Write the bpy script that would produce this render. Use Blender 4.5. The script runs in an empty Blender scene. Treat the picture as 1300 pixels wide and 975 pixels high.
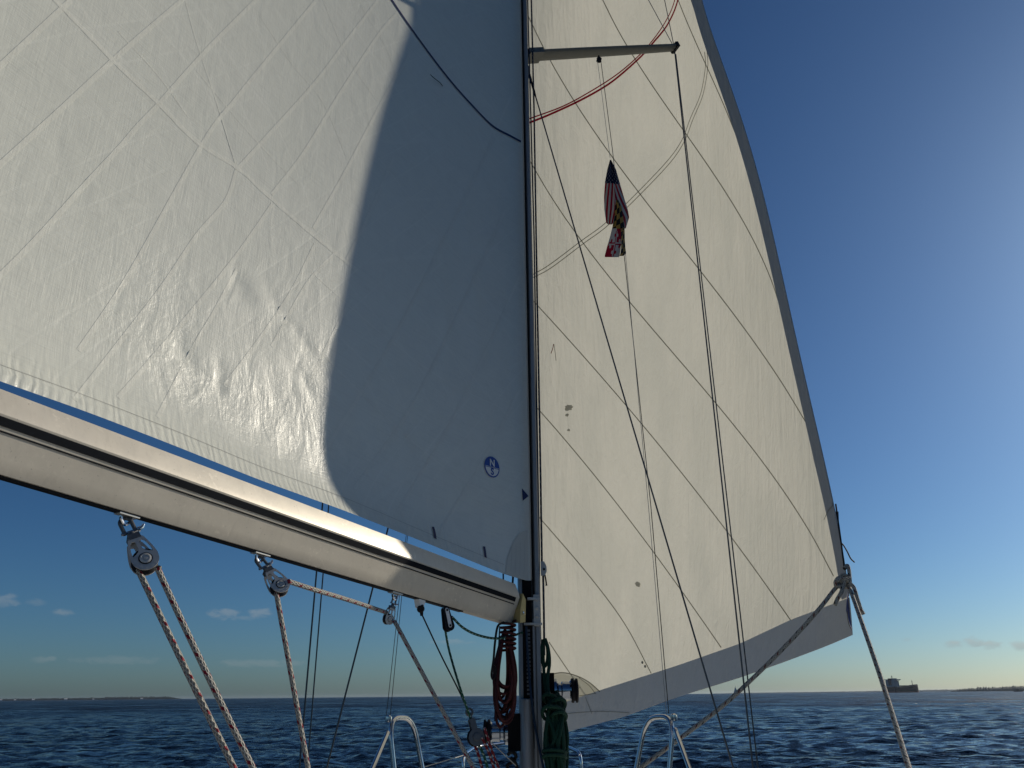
import bpy, math, random
import numpy as np
from math import sin, cos, pi, radians, sqrt, atan2, asin
from mathutils import Vector, Matrix
from mathutils.bvhtree import BVHTree

random.seed(4); RNG = np.random.default_rng(4)
SC = bpy.context.scene
COL = SC.collection
def V(*a): return np.array(a, dtype=float)
def nrm(a):
    a = np.asarray(a, float); n = np.linalg.norm(a); return a/n if n > 1e-12 else a

# ------------------------------------------------------------------ camera, sun, sky, exposure
EYE = V(0, 0, 2.4)
FPX, PITCH, ROLL = 950.0, radians(22.6), radians(0.56)
FWD = V(0, cos(PITCH), sin(PITCH)); _u0 = V(0, -sin(PITCH), cos(PITCH)); _r0 = V(1, 0, 0)
RIGHT = cos(ROLL)*_r0 - sin(ROLL)*_u0; UP = sin(ROLL)*_r0 + cos(ROLL)*_u0
def ray(px, py): return (px-650)/FPX*RIGHT + (487.5-py)/FPX*UP + FWD
def P(px, py, Y):
    """world point on the sight line of a photo pixel, Y metres ahead of the eye"""
    d = ray(px, py); return EYE + d*(Y/d[1])
def proj(p):
    q = np.asarray(p)-EYE; return (650+FPX*(q@RIGHT)/(q@FWD), 487.5-FPX*(q@UP)/(q@FWD))

cam = bpy.data.cameras.new('camera'); camo = bpy.data.objects.new('camera', cam); COL.objects.link(camo)
cam.sensor_width = 36; cam.lens = FPX/1300*36; cam.clip_start = .05; cam.clip_end = 60000
camo.matrix_world = Matrix(((RIGHT[0], UP[0], -FWD[0], EYE[0]), (RIGHT[1], UP[1], -FWD[1], EYE[1]),
                            (RIGHT[2], UP[2], -FWD[2], EYE[2]), (0, 0, 0, 1)))
SC.camera = camo

SUN_AZ, SUN_EL = radians(55.5), radians(24)          # azimuth clockwise from dead ahead
SUN = V(sin(SUN_AZ)*cos(SUN_EL), cos(SUN_AZ)*cos(SUN_EL), sin(SUN_EL))
sl = bpy.data.lights.new('sun', 'SUN'); sl.energy = 3.85; sl.angle = radians(.5); sl.color = (1, .91, .76)
so = bpy.data.objects.new('sun', sl); COL.objects.link(so)
so.rotation_euler = Vector(-SUN).to_track_quat('-Z', 'Y').to_euler(); so.location = (20, 15, 30)
SC.view_settings.view_transform = 'Standard'; SC.view_settings.look = 'None'
SC.view_settings.exposure = 0.0; SC.view_settings.gamma = 1; SC.view_settings.use_curve_mapping = False
SC.render.engine = 'CYCLES'
try:
    SC.cycles.use_denoising = True; SC.cycles.max_bounces = 10; SC.cycles.transparent_max_bounces = 12
    SC.cycles.caustics_reflective = False; SC.cycles.caustics_refractive = False
except Exception: pass

W = bpy.data.worlds.new('World'); SC.world = W; W.use_nodes = True
class NT:
    """small node-tree writer"""
    def __init__(s, t): s.t = t; t.nodes.clear()
    def n(s, typ, inp=None, **kw):
        nd = s.t.nodes.new(typ)
        for k, v in kw.items(): setattr(nd, k, v)
        for k, v in (inp or {}).items():
            if hasattr(v, 'is_output'): s.t.links.new(v, nd.inputs[k])
            else: nd.inputs[k].default_value = v
        return nd
    def m(s, op, a, b=0.0, c=0.0, clamp=False):
        return s.n('ShaderNodeMath', {0: a, 1: b, 2: c}, operation=op, use_clamp=clamp).outputs[0]
    def mix(s, f, a, b, blend='MIX'):
        nd = s.n('ShaderNodeMix', data_type='RGBA', blend_type=blend)
        for k, v in ((0, f), (6, a), (7, b)):
            if hasattr(v, 'is_output'): s.t.links.new(v, nd.inputs[k])
            else: nd.inputs[k].default_value = v if k == 0 else tuple(v)[:3]+(1,)
        return nd.outputs[2]
    def ss(s, v, a, b):
        return s.n('ShaderNodeMapRange', {0: v, 1: a, 2: b, 3: 0., 4: 1.}, interpolation_type='SMOOTHSTEP').outputs[0]
    def noise(s, vec, scale, detail=3., rough=.55, dist=0.):
        d = {'Scale': scale, 'Detail': detail, 'Roughness': rough, 'Distortion': dist}
        if vec is not None: d['Vector'] = vec
        return s.n('ShaderNodeTexNoise', d).outputs[0]

def build_world():
    N = NT(W.node_tree)
    sky = N.n('ShaderNodeTexSky', sky_type='NISHITA', sun_disc=False, sun_elevation=SUN_EL, sun_rotation=SUN_AZ,
              altitude=0., air_density=.9, dust_density=.68, ozone_density=8.0)
    skc = N.n('ShaderNodeGamma', {0: sky.outputs[0], 1: 1.16}).outputs[0]
    skc = N.mix(1., skc, (.82, .915, .86), 'MULTIPLY')
    g = N.n('ShaderNodeTexCoord').outputs['Generated']
    sx = N.n('ShaderNodeSeparateXYZ', {0: g})
    x, y, z = sx.outputs
    az = N.m('ARCTAN2', x, y); el = N.m('ARCSINE', z)
    nv = N.n('ShaderNodeCombineXYZ', {0: N.m('MULTIPLY', az, 60.), 1: N.m('MULTIPLY', el, 120.), 2: 0.}).outputs[0]
    nz = N.noise(nv, 1.0, 5., .6, .3)
    blobs = [(8, 762, 18, 10, .30), (46, 764, 14, 6, .18), (80, 778, 14, 7, .34), (284, 779, 22, 8, .36), (331, 779, 17, 8, .36),
             (308, 785, 18, 4, .2), (150, 838, 60, 6, .16), (52, 837, 14, 5, .2), (65, 836, 8, 4, .2), (330, 842, 60, 6, .2), (575, 815, 30, 4, .25),
             (1212, 818, 13, 7, .6), (1236, 816, 17, 8, .6), (1258, 819, 14, 7, .6), (1296, 820, 13, 8, .6), (1150, 812, 10, 3, .25)]
    tot = None; rim = None
    for px, py, w, h, st in blobs:
        d = nrm(ray(px, py)); a0, e0 = atan2(d[0], d[1]), asin(d[2])
        sc = 1/FPX/(1+((px-650)/FPX)**2)**.5
        du = N.m('MULTIPLY', N.m('SUBTRACT', az, a0), 1/(w*sc)); dv = N.m('MULTIPLY', N.m('SUBTRACT', el, e0), 1/(h*sc))
        r2 = N.m('ADD', N.m('MULTIPLY', du, du), N.m('MULTIPLY', dv, dv))
        f = N.m('ADD', N.m('SUBTRACT', 1.0, r2), N.m('MULTIPLY', N.m('SUBTRACT', nz, .5), 2.6))
        k = N.m('MULTIPLY', N.ss(f, .1, 1.1), st)
        tp = N.m('MULTIPLY', N.ss(N.m('ADD', dv, N.m('MULTIPLY', nz, .6)), -.3, .9), k)
        tot = k if tot is None else N.m('MAXIMUM', tot, k)
        rim = tp if rim is None else N.m('MAXIMUM', rim, tp)
    cloud = N.mix(rim, (6.0, 6.6, 6.8), (9.4, 9.4, 9.0))
    hz = N.mix(N.m('MULTIPLY', tot, .8), skc, cloud)
    bg = N.n('ShaderNodeBackground', {'Color': hz, 'Strength': .05})
    out = N.n('ShaderNodeOutputWorld'); N.t.links.new(bg.outputs[0], out.inputs[0])
build_world()

# ------------------------------------------------------------------ materials
def material(name):
    m = bpy.data.materials.new(name); m.use_nodes = True
    N = NT(m.node_tree); out = N.n('ShaderNodeOutputMaterial'); return m, N, out
def pbr(name, col, rough=.5, metal=0., spec=.5, var=.12, nscale=30., bump=0., bscale=200., coat=0., worn=0.):
    m, N, out = material(name)
    tc = N.n('ShaderNodeTexCoord').outputs['Object']
    nz = N.noise(tc, nscale, 4.)
    c = N.mix(nz, tuple(x*(1-var) for x in col), tuple(min(1, x*(1+var)) for x in col))
    if worn:
        sp = N.ss(N.noise(tc, 55., 5., .65), .55, .68); bl = N.ss(N.noise(tc, 5., 5., .6, .5), .42, .66)
        c = N.mix(N.m('MULTIPLY', N.m('MULTIPLY', sp, bl), worn), c, tuple(min(1, x*1.5) for x in col))
        dk = N.m('MULTIPLY', N.ss(N.noise(tc, 130., 3., .6), .66, .74), worn)
        c = N.mix(dk, c, tuple(x*.35 for x in col))
        c = N.mix(N.m('MULTIPLY', N.ss(N.noise(N.n('ShaderNodeMapping', {0: tc, 'Scale': (6., 6., 1.2)}).outputs[0], 9., 4., .6), .5, .8), worn*.5), c, tuple(x*.7 for x in col))
    r = N.m('ADD', rough-.08, N.m('MULTIPLY', N.noise(tc, nscale*2.3, 3.), .16), clamp=True)
    d = {'Base Color': c, 'Roughness': r, 'Metallic': metal, 'Specular IOR Level': spec, 'Coat Weight': coat}
    if bump:
        d['Normal'] = N.n('ShaderNodeBump', {'Strength': bump, 'Distance': .002, 'Height': N.noise(tc, bscale, 3.)}).outputs[0]
    b = N.n('ShaderNodeBsdfPrincipled', d); N.t.links.new(b.outputs[0], out.inputs[0]); return m
def rope(name, base, fleck=None, pitch=.05, r=.006, fleck2=None, dens=.2, braid=.55):
    """braided cover: diamond weave from the tube's uv (turns round, metres along) with tracer flecks"""
    m, N, out = material(name)
    uv = N.n('ShaderNodeSeparateXYZ', {0: N.n('ShaderNodeUVMap', uv_map='uv').outputs[0]})
    u, v = uv.outputs[0], uv.outputs[1]
    k = 1/(r*2.2)
    a = N.m('SINE', N.m('MULTIPLY', N.m('ADD', N.m('MULTIPLY', u, 6.), N.m('MULTIPLY', v, k)), 2*pi))
    b = N.m('SINE', N.m('MULTIPLY', N.m('SUBTRACT', N.m('MULTIPLY', u, 6.), N.m('MULTIPLY', v, k)), 2*pi))
    h = N.m('MAXIMUM', a, b)
    c = N.mix(N.ss(h, -.2, .9), tuple(x*.5 for x in base), base)
    tc = N.n('ShaderNodeTexCoord').outputs['Object']
    c = N.mix(N.m('MULTIPLY', N.noise(tc, 14., 3.), .35), c, tuple(x*.55 for x in base))
    def tracer(off, sgn):
        ph = N.m('FRACT', N.m('ADD', N.m('ADD', N.m('MULTIPLY', v, 1/pitch), N.m('MULTIPLY', u, 1.0*sgn)), off))
        blk = N.m('LESS_THAN', N.m('FRACT', N.m('ADD', N.m('MULTIPLY', u, 3.), off)), .5)
        return N.m('MULTIPLY', N.m('LESS_THAN', ph, dens), blk)
    if fleck: c = N.mix(tracer(0., 1.), c, fleck)
    if fleck2: c = N.mix(tracer(.5, 1.), c, fleck2)
    bp = N.n('ShaderNodeBump', {'Strength': braid, 'Distance': r*.25, 'Height': h}).outputs[0]
    s = N.n('ShaderNodeBsdfPrincipled', {'Base Color': c, 'Roughness': .75, 'Normal': bp, 'Specular IOR Level': .3})
    N.t.links.new(s.outputs[0], out.inputs[0]); return m

M = {}
M['boom'] = pbr('boom_alloy', (.565, .52, .44), .46, .28, .5, .16, 7., .07, 140., 0., .6)
M['alloy'] = pbr('mast_alloy', (.25, .26, .27), .42, .4, .5, .12, 12., .08, 80.)
M['spar_dark'] = pbr('spreader_alloy', (.17, .17, .155), .55, .3, .5, .1, 20.)
M['black'] = pbr('black_plastic', (.012, .012, .014), .6, 0, .2, .3, 40.)
M['navy_tape'] = pbr('black_stripe', (.010, .012, .016), .75, 0, .08, .3, 60.)
M['rubber'] = pbr('black_rubber', (.008, .008, .009), .75, 0, .1, .3, 40.)
M['steel'] = pbr('stainless', (.62, .62, .62), .16, 1., .5, .1, 60.)
M['cast'] = pbr('cast_steel', (.46, .46, .44), .45, .3, .5, .2, 90.)
M['cast_dark'] = pbr('dark_cast_steel', (.12, .125, .13), .45, .4, .5, .2, 90.)
M['chrome'] = pbr('chrome', (.34, .37, .41), .16, 1., .5, .05, 50.)
M['wire'] = pbr('rigging_wire', (.09, .095, .10), .4, .7, .5, .2, 200.)
M['gold'] = pbr('gold_anodised', (.42, .34, .15), .42, .55, .5, .15, 40.)
M['white_plastic'] = pbr('white_plastic', (.85, .83, .78), .45, 0, .5, .06, 50.)
M['gel'] = pbr('gelcoat', (.74, .73, .70), .3, 0, .5, .05, 3.)
M['blue'] = pbr('blue_ink', (.008, .055, .30), .5, 0, .4, .1, 60.)
M['navy'] = pbr('navy_ink', (.006, .010, .07), .5, 0, .4, .1, 60.)
M['red'] = pbr('red_stitch', (.34, .012, .03), .6, 0, .3, .1, 60.)
M['grey_line'] = pbr('grey_stitch', (.16, .155, .12), .7, 0, .3, .1, 60.)
M['seam'] = pbr('seam_tape', (.10, .095, .075), .7, 0, .3, .15, 60.)
M['badge_white'] = pbr('badge_white', (.72, .72, .70), .5, 0, .4, .04, 60.)
M['stain'] = pbr('stain', (.34, .31, .25), .8, 0, .2, .3, 60.)
M['red_yarn'] = pbr('red_yarn', (.22, .02, .02), .9, 0, .2)
M['black_yarn'] = pbr('black_yarn', (.01, .016, .014), .9, 0, .2)
M['sheet'] = rope('mainsheet_rope', (.47, .455, .41), (.24, .012, .03), .050, .0085, None, .24, .9)
M['jibsheet'] = rope('jib_sheet_rope', (.50, .48, .42), (.02, .02, .022), .10, .010, (.16, .05, .04), .13)
M['green_fleck'] = rope('green_fleck_rope', (.012, .10, .058), (.32, .38, .34), .03, .0055, None, .25)
M['green'] = rope('green_rope', (.008, .058, .034), None, .05, .008)
M['maroon'] = rope('maroon_rope', (.085, .016, .016), None, .05, .006)
M['red_fleck'] = rope('red_fleck_rope', (.22, .014, .022), (.40, .38, .35), .028, .005, None, .3)
M['blue_fleck'] = rope('blue_fleck_rope', (.035, .055, .09), (.26, .28, .30), .045, .006, None, .3)
M['thin_line'] = rope('thin_cord', (.10, .10, .09), None, .05, .003)
M['white_cord'] = rope('white_cord', (.5, .5, .48), None, .05, .003)
M['blue_cord'] = rope('blue_cord', (.015, .04, .085), None, .05, .004)
M['black_cord'] = rope('black_cord', (.014, .013, .013), None, .05, .006)

def sail_material(name, col, tcol, tfac, rough, main, plain=False):
    m, N, out = material(name)
    uvn = N.n('ShaderNodeUVMap', uv_map='uv').outputs[0]
    s = N.n('ShaderNodeSeparateXYZ', {0: uvn}); u, v = s.outputs[0], s.outputs[1]
    def mapped(sx, sy, rot=0.):
        return N.n('ShaderNodeMapping', {0: uvn, 'Scale': (sx, sy, 1), 'Rotation': (0, 0, rot)}).outputs[0]
    big = N.noise(mapped(1, 1), 2.2, 4.); mid = N.noise(mapped(1, 1), 14., 5., .6, .6)
    c = N.mix(N.m('MULTIPLY', big, .5), col, tuple(x*y for x, y in zip(col, (.86, .88, .84))))
    c = N.mix(N.m('MULTIPLY', N.ss(mid, .4, .8), .25), c, tuple(x*.8 for x in col))
    if main:
        cf = N.noise(mapped(5., 95., .13), 1., 5., .7); cg = N.noise(mapped(60., 7., -.1), 1., 4., .65)
        c = N.mix(N.m('ADD', N.m('MULTIPLY', N.ss(cf, .46, .72), .34), N.m('MULTIPLY', N.ss(cg, .5, .8), .16)), c, tuple(x*.74 for x in col))
        lines = None                                             # load yarns laid into the film on two slants
        for th, sp, wd_, am in ((.64, .115, .035, 1.), (-.75, .17, .03, .8), (-1.15, .26, .025, .9), (.95, .31, .03, .7)):
            t_ = N.m('ADD', N.m('ADD', N.m('MULTIPLY', u, cos(th)/sp), N.m('MULTIPLY', v, sin(th)/sp)), N.m('MULTIPLY', N.noise(mapped(1, 1), 1.1, 2.), .5))
            d_ = N.m('ABSOLUTE', N.m('SUBTRACT', N.m('FRACT', t_), .5))
            l_ = N.m('MULTIPLY', N.m('SUBTRACT', 1., N.ss(d_, wd_*.4, wd_*1.6)), N.m('MULTIPLY', N.ss(N.noise(mapped(1, 1), 1.3+th*.3, 3., .5), .36, .66), am))
            lines = l_ if lines is None else N.m('MAXIMUM', lines, l_)
        c = N.mix(N.m('MULTIPLY', lines, .30), c, tuple(min(1, x*1.14) for x in col))
        fibre = N.noise(mapped(14., 170., .10), 1., 4., .6)          # laid fibres, nearly along the boom
        fibre2 = N.noise(mapped(190., 9., .04), 1., 3., .6)
        crinkle = N.noise(mapped(1.2, 1.2), 26., 6., .62, 1.4)
        buckle = N.noise(mapped(2.4, 1., -.25), 5.5, 3., .5, .8)
        low = N.m('SUBTRACT', 1.0, N.ss(v, .16, .95))
        mask = N.m('MULTIPLY', low, N.ss(v, .05, .22))
        mask = N.m('MULTIPLY', mask, N.m('SUBTRACT', 1.0, N.ss(u, 1.75, 2.6)))
        mask = N.m('MULTIPLY', mask, N.ss(N.noise(mapped(1, 1), 2.6, 3., .5, .5), .36, .62))
        h = N.m('ADD', N.m('MULTIPLY', fibre, .0009), N.m('MULTIPLY', fibre2, .0005))
        h = N.m('ADD', h, N.m('MULTIPLY', crinkle, N.m('ADD', .0002, N.m('MULTIPLY', mask, .0022))))
        h = N.m('ADD', h, N.m('MULTIPLY', buckle, N.m('ADD', .0018, N.m('MULTIPLY', mask, .0045))))
        # puckers where the foot tape gathers the cloth
        wob = N.noise(mapped(3., 1.), 7., 3.)
        ph = N.m('MULTIPLY', N.m('ADD', N.m('ADD', u, N.m('MULTIPLY', v, .22)), N.m('MULTIPLY', wob, .05)), 2*pi/.026)
        pk = N.m('MULTIPLY', N.m('SINE', ph), N.m('MULTIPLY', N.m('SUBTRACT', 1.0, N.ss(v, .02, .15)), N.noise(mapped(1, 1), 9., 2.)))
        h = N.m('ADD', h, N.m('MULTIPLY', pk, .0010))
        h = N.m('ADD', h, N.m('MULTIPLY', lines, .00012))
    else:
        weave = N.noise(mapped(1, 1), 60., 4., .6, .5)
        crink = N.noise(mapped(1.6, 1., .5), 7., 5., .55, 1.0)
        vert = N.noise(mapped(6., .8, .12), 2.2, 4., .55, .4)
        h = N.m('ADD', N.m('MULTIPLY', weave, .0006), N.m('ADD', N.m('MULTIPLY', crink, .007), N.m('MULTIPLY', vert, .014)))
    if plain: h = N.noise(mapped(40., 40.), 1., 4., .6); h = N.m('MULTIPLY', h, .0004)
    nb = N.n('ShaderNodeBump', {'Strength': 1., 'Distance': 1., 'Height': h}).outputs[0]
    p = N.n('ShaderNodeBsdfPrincipled', {'Base Color': c, 'Roughness': rough, 'Specular IOR Level': .5 if main else .25, 'Normal': nb})
    tc = N.mix(N.m('MULTIPLY', N.ss(mid, .35, .8), .22), tcol, tuple(x*.84 for x in tcol))
    tc = N.mix(N.m('MULTIPLY', N.ss(N.noise(mapped(1.3, .5), 1.7, 4., .6, .5), .3, .72), .55), tc, tuple(x*y for x, y in zip(tcol, (.78, .80, .80))))
    t = N.n('ShaderNodeBsdfTranslucent', {'Color': tc, 'Normal': nb})
    mx = N.n('ShaderNodeMixShader', {0: tfac, 1: p.outputs[0], 2: t.outputs[0]})
    N.t.links.new(mx.outputs[0], out.inputs[0]); return m
M['main'] = sail_material('mainsail_laminate', (.75, .755, .685), (.62, .64, .62), .22, .36, True)
M['main_seam'] = sail_material('mainsail_seam', (.80, .80, .735), (.62, .64, .62), .22, .36, True)
M['main_patch'] = sail_material('mainsail_patch', (.62, .62, .57), (.5, .5, .48), .12, .5, False, True)
M['jib'] = sail_material('jib_dacron', (.66, .65, .58), (.66, .635, .545), .47, .6, False)
M['jib_patch'] = sail_material('jib_patch_dacron', (.64, .63, .56), (.80, .78, .70), .62, .6, False, True)
M['canvas'] = sail_material('uv_strip_canvas', (.74, .72, .68), (.6, .59, .56), .13, .7, False)
M['canvas_leech'] = sail_material('uv_strip_canvas_leech', (.46, .47, .48), (.42, .42, .42), .09, .7, False)
M['seam'] = sail_material('seam_tape', (.30, .29, .24), (.37, .355, .29), .46, .7, False)
M['red'] = sail_material('red_stripe', (.42, .014, .04), (.40, .010, .032), .52, .7, False)
M['grey_line'] = sail_material('grey_stripe', (.30, .29, .24), (.34, .33, .28), .46, .7, False)
M['stitch'] = pbr('pale_stitch', (.46, .46, .43), .7, 0, .2)
M['stain'] = sail_material('stain', (.5, .48, .42), (.52, .50, .43), .47, .7, False, True)
M['stud'] = pbr('pale_stud', (.34, .31, .25), .8, 0, .2)
M['tint'] = pbr('lit_through_violet', (.14, .15, .30), .7, 0, .3)  # violet painted in for light shining through the foot strip's corner

# ------------------------------------------------------------------ mesh helpers
ORG = {}
class MB:
    def __init__(s): s.v = []; s.f = []; s.uv = []; s.mi = []
    def add(s, verts, faces, uvs=None, mi=0):
        o = len(s.v); s.v += [tuple(map(float, p)) for p in verts]
        for k, f in enumerate(faces):
            s.f.append([i+o for i in f]); s.mi.append(mi)
            s.uv.append(uvs[k] if uvs else [(0., 0.)]*len(f))
        return s
    def box(s, c, x, y, z, mi=0):
        """centre and three half-extent vectors"""
        c, x, y, z = map(np.asarray, (c, x, y, z))
        vs = [c+a*x+b*y+d*z for d in (-1, 1) for b in (-1, 1) for a in (-1, 1)]
        fs = [(0, 2, 3, 1), (4, 5, 7, 6), (0, 1, 5, 4), (2, 6, 7, 3), (0, 4, 6, 2), (1, 3, 7, 5)]
        return s.add(vs, fs, None, mi)
    def tube(s, pts, r, seg=8, caps=True, closed=False, mi=0):
        pts = [np.asarray(p, float) for p in pts]; n = len(pts)
        rr = r if hasattr(r, '__len__') else [r]*n
        T = []
        for i in range(n):
            a = pts[(i-1) % n] if closed else pts[max(i-1, 0)]; b = pts[(i+1) % n] if closed else pts[min(i+1, n-1)]
            T.append(nrm(b-a))
        ref = V(0, 0, 1) if abs(T[0][2]) < .9 else V(1, 0, 0)
        e = nrm(np.cross(T[0], ref)); vs = []; L = 0.; Ls = []
        for i in range(n):
            e = nrm(e-T[i]*(e@T[i])); g = np.cross(T[i], e)
            if i: L += np.linalg.norm(pts[i]-pts[i-1])
            Ls.append(L)
            for k in range(seg):
                t = 2*pi*k/seg; vs.append(pts[i]+rr[i]*(cos(t)*e+sin(t)*g))
        fs, uv = [], []
        for i in range(n if closed else n-1):
            j = (i+1) % n; l2 = Ls[j] if j else L+np.linalg.norm(pts[0]-pts[-1])
            for k in range(seg):
                q = (k+1) % seg
                fs.append((i*seg+k, i*seg+q, j*seg+q, j*seg+k))
                uv.append([(k/seg, Ls[i]), ((k+1)/seg, Ls[i]), ((k+1)/seg, l2), (k/seg, l2)])
        if caps and not closed:
            fs.append(tuple(range(seg))[::-1]); uv.append([(0, 0)]*seg)
            fs.append(tuple((n-1)*seg+k for k in range(seg))); uv.append([(0, L)]*seg)
        return s.add(vs, fs, uv, mi)
    def lathe(s, c, ax, prof, seg=24, mi=0):
        """prof: list of (radius, height along ax)"""
        ax = nrm(ax); c = np.asarray(c, float)
        e = nrm(np.cross(ax, V(0, 0, 1) if abs(ax[2]) < .9 else V(1, 0, 0))); g = np.cross(ax, e)
        vs = [c+ax*h+r*(cos(2*pi*k/seg)*e+sin(2*pi*k/seg)*g) for r, h in prof for k in range(seg)]
        fs = []
        for i in range(len(prof)-1):
            for k in range(seg):
                q = (k+1) % seg; fs.append((i*seg+k, i*seg+q, (i+1)*seg+q, (i+1)*seg+k))
        if prof[0][0] > 1e-6: fs.append(tuple(range(seg))[::-1])
        if prof[-1][0] > 1e-6: fs.append(tuple((len(prof)-1)*seg+k for k in range(seg)))
        return s.add(vs, fs, None, mi)
    def prism(s, out, c, x, y, n, th, mi=0):
        """2-d outline in the x,y frame at c, thickness th along n (centred)"""
        c, x, y, n = map(np.asarray, (c, x, y, n)); k = len(out)
        vs = [c+a*x+b*y+n*th*h for h in (-.5, .5) for a, b in out]
        fs = [tuple(range(k))[::-1], tuple(range(k, 2*k))]+[(i, (i+1) % k, k+(i+1) % k, k+i) for i in range(k)]
        return s.add(vs, fs, None, mi)
    def build(s, name, mat, parent=None, smooth=35, origin=None):
        og = np.asarray(origin, float) if origin is not None else (ORG[parent.name] if parent is not None else V(0, 0, 0))
        me = bpy.data.meshes.new(name)
        me.from_pydata([tuple(np.asarray(p)-og) for p in s.v], [], s.f)
        uvl = me.uv_layers.new(name='uv')
        flat = [c for f in s.uv for q in f for c in q]
        if len(flat) == 2*len(me.loops): uvl.data.foreach_set('uv', flat)
        for mm in (mat if isinstance(mat, (list, tuple)) else [mat]): me.materials.append(mm)
        me.polygons.foreach_set('material_index', s.mi)
        if smooth:
            me.polygons.foreach_set('use_smooth', [True]*len(me.polygons)); me.set_sharp_from_angle(angle=radians(smooth))
        me.update()
        o = bpy.data.objects.new(name, me); COL.objects.link(o)
        if parent is not None: o.parent = parent
        if parent is None and origin is not None: o.location = og
        ORG[o.name] = og
        return o
def tag(o, label=None, cat=None, group=None, kind=None):
    for k, v in (('label', label), ('category', cat), ('group', group), ('kind', kind)):
        if v: o[k] = v
    return o
def thing(name, loc, label, cat, group=None):
    o = bpy.data.objects.new(name, None); COL.objects.link(o); o.location = tuple(loc); o.empty_display_size = .05
    ORG[o.name] = np.asarray(loc, float); return tag(o, label, cat, group)
def spline(pts, n=10, closed=False):
    """Catmull-Rom through pts"""
    p = [np.asarray(q, float) for q in pts]; k = len(p); out = []
    for i in range(k if closed else k-1):
        if closed: a, b, c, d = p[(i-1) % k], p[i], p[(i+1) % k], p[(i+2) % k]
        else:
            b, c = p[i], p[i+1]; a = p[i-1] if i else 2*b-c; d = p[i+2] if i+2 < k else 2*c-b
        for j in range(n):
            t = j/n
            out.append(.5*((2*b)+(c-a)*t+(2*a-5*b+4*c-d)*t*t+(3*b-a-3*c+d)*t**3))
    if not closed: out.append(p[-1])
    return out
def straight(a, b, n=12): return [np.asarray(a)+(np.asarray(b)-np.asarray(a))*i/n for i in range(n+1)]
def extend(a, b, z):
    """carry the line a->b on to height z"""
    a, b = np.asarray(a), np.asarray(b); t = (z-a[2])/(b[2]-a[2]); return a+(b-a)*t
DECK = 1.15

# ------------------------------------------------------------------ water
def build_water():
    rad = [0.6, 2., 4., 7., 10., 14.]
    r = 18.
    while r < 330: rad.append(r); r *= 1.0046
    while r < 600: rad.append(r); r *= 1.012
    while r < 15000: rad.append(r); r *= 1.05
    rad.append(15000.)
    fr = np.radians(np.linspace(-50, 54, 640)); bk = np.radians(np.linspace(54, 310, 60)[1:-1])
    ang = np.concatenate([fr, bk]); na = len(ang); R = np.array(rad); nr = len(R)
    X = R[:, None]*np.sin(ang)[None]; Y = R[:, None]*np.cos(ang)[None]; Z = np.zeros_like(X); HX = np.zeros_like(X); HY = np.zeros_like(X)
    cell = np.maximum(np.gradient(R), .2*R*.0031)[:, None]
    wd = radians(200)
    for i in range(96):
        lam = .45*(13.**(i/95.))*RNG.uniform(.93, 1.07)
        th = wd+RNG.normal(0, .55); k = 2*pi/lam; kx, ky = k*sin(th), k*cos(th)
        amp = .0056*lam**.9 if lam < 2.2 else .0056*2.2**.9*(2.2/lam)**.35
        fade = np.clip((lam/cell-2.0)/1.6, 0, 1)
        ph = kx*X+ky*Y+RNG.uniform(0, 2*pi)
        Z += amp*fade*np.cos(ph); HX -= .8*amp*fade*sin(th)*np.sin(ph); HY -= .8*amp*fade*cos(th)*np.sin(ph)
    near = np.clip((R-2.)/8., 0, 1)[:, None]; Z *= near; X = X+HX*near; Y = Y+HY*near
    vs = np.stack([X, Y, Z], -1).reshape(-1, 3)
    i, j = np.meshgrid(np.arange(nr-1), np.arange(na), indexing='ij'); j2 = (j+1) % na
    F_ = np.stack([i*na+j, (i+1)*na+j, (i+1)*na+j2, i*na+j2], -1).reshape(-1, 4)
    me = bpy.data.meshes.new('water'); me.vertices.add(len(vs)); me.vertices.foreach_set('co', vs.ravel())
    me.loops.add(F_.size); me.loops.foreach_set('vertex_index', F_.ravel().astype(np.int32))
    me.polygons.add(len(F_)); me.polygons.foreach_set('loop_start', np.arange(0, F_.size, 4, dtype=np.int32))
    me.polygons.foreach_set('use_smooth', np.ones(len(F_), bool)); me.update(calc_edges=True); me.validate()
    o = bpy.data.objects.new('water', me); COL.objects.link(o); o['kind'] = 'structure'
    m, N, out = material('bay_water')
    g = N.n('ShaderNodeNewGeometry').outputs['Position']
    st = N.n('ShaderNodeMapping', {0: g, 'Rotation': (0, 0, .2), 'Scale': (.8, 2.0, 1)}).outputs[0]
    h = N.m('MULTIPLY', N.noise(st, .02, 10., .58, .2), 7.0)
    h = N.m('ADD', h, N.m('MULTIPLY', N.noise(st, 1.5, 5., .6, .5), .11))
    dist = N.n('ShaderNodeVectorMath', {0: g}, operation='LENGTH').outputs[1]
    gust = N.noise(N.n('ShaderNodeMapping', {0: g, 'Scale': (.05, .028, 1)}).outputs[0], 1., 9., .72, .3)
    rough = N.m('ADD', .04, N.m('MULTIPLY', N.ss(dist, 20., 260.), N.m('ADD', .12, N.m('MULTIPLY', N.ss(gust, .36, .64), .40))))
    nb = N.n('ShaderNodeBump', {'Strength': 1., 'Distance': 1., 'Height': h}).outputs[0]
    b = N.n('ShaderNodeBsdfPrincipled', {'Base Color': (.003, .009, .018, 1), 'Roughness': rough, 'IOR': 1.27, 'Specular IOR Level': .5, 'Normal': nb})
    N.t.links.new(b.outputs[0], out.inputs[0]); me.materials.append(m)
build_water()

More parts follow.
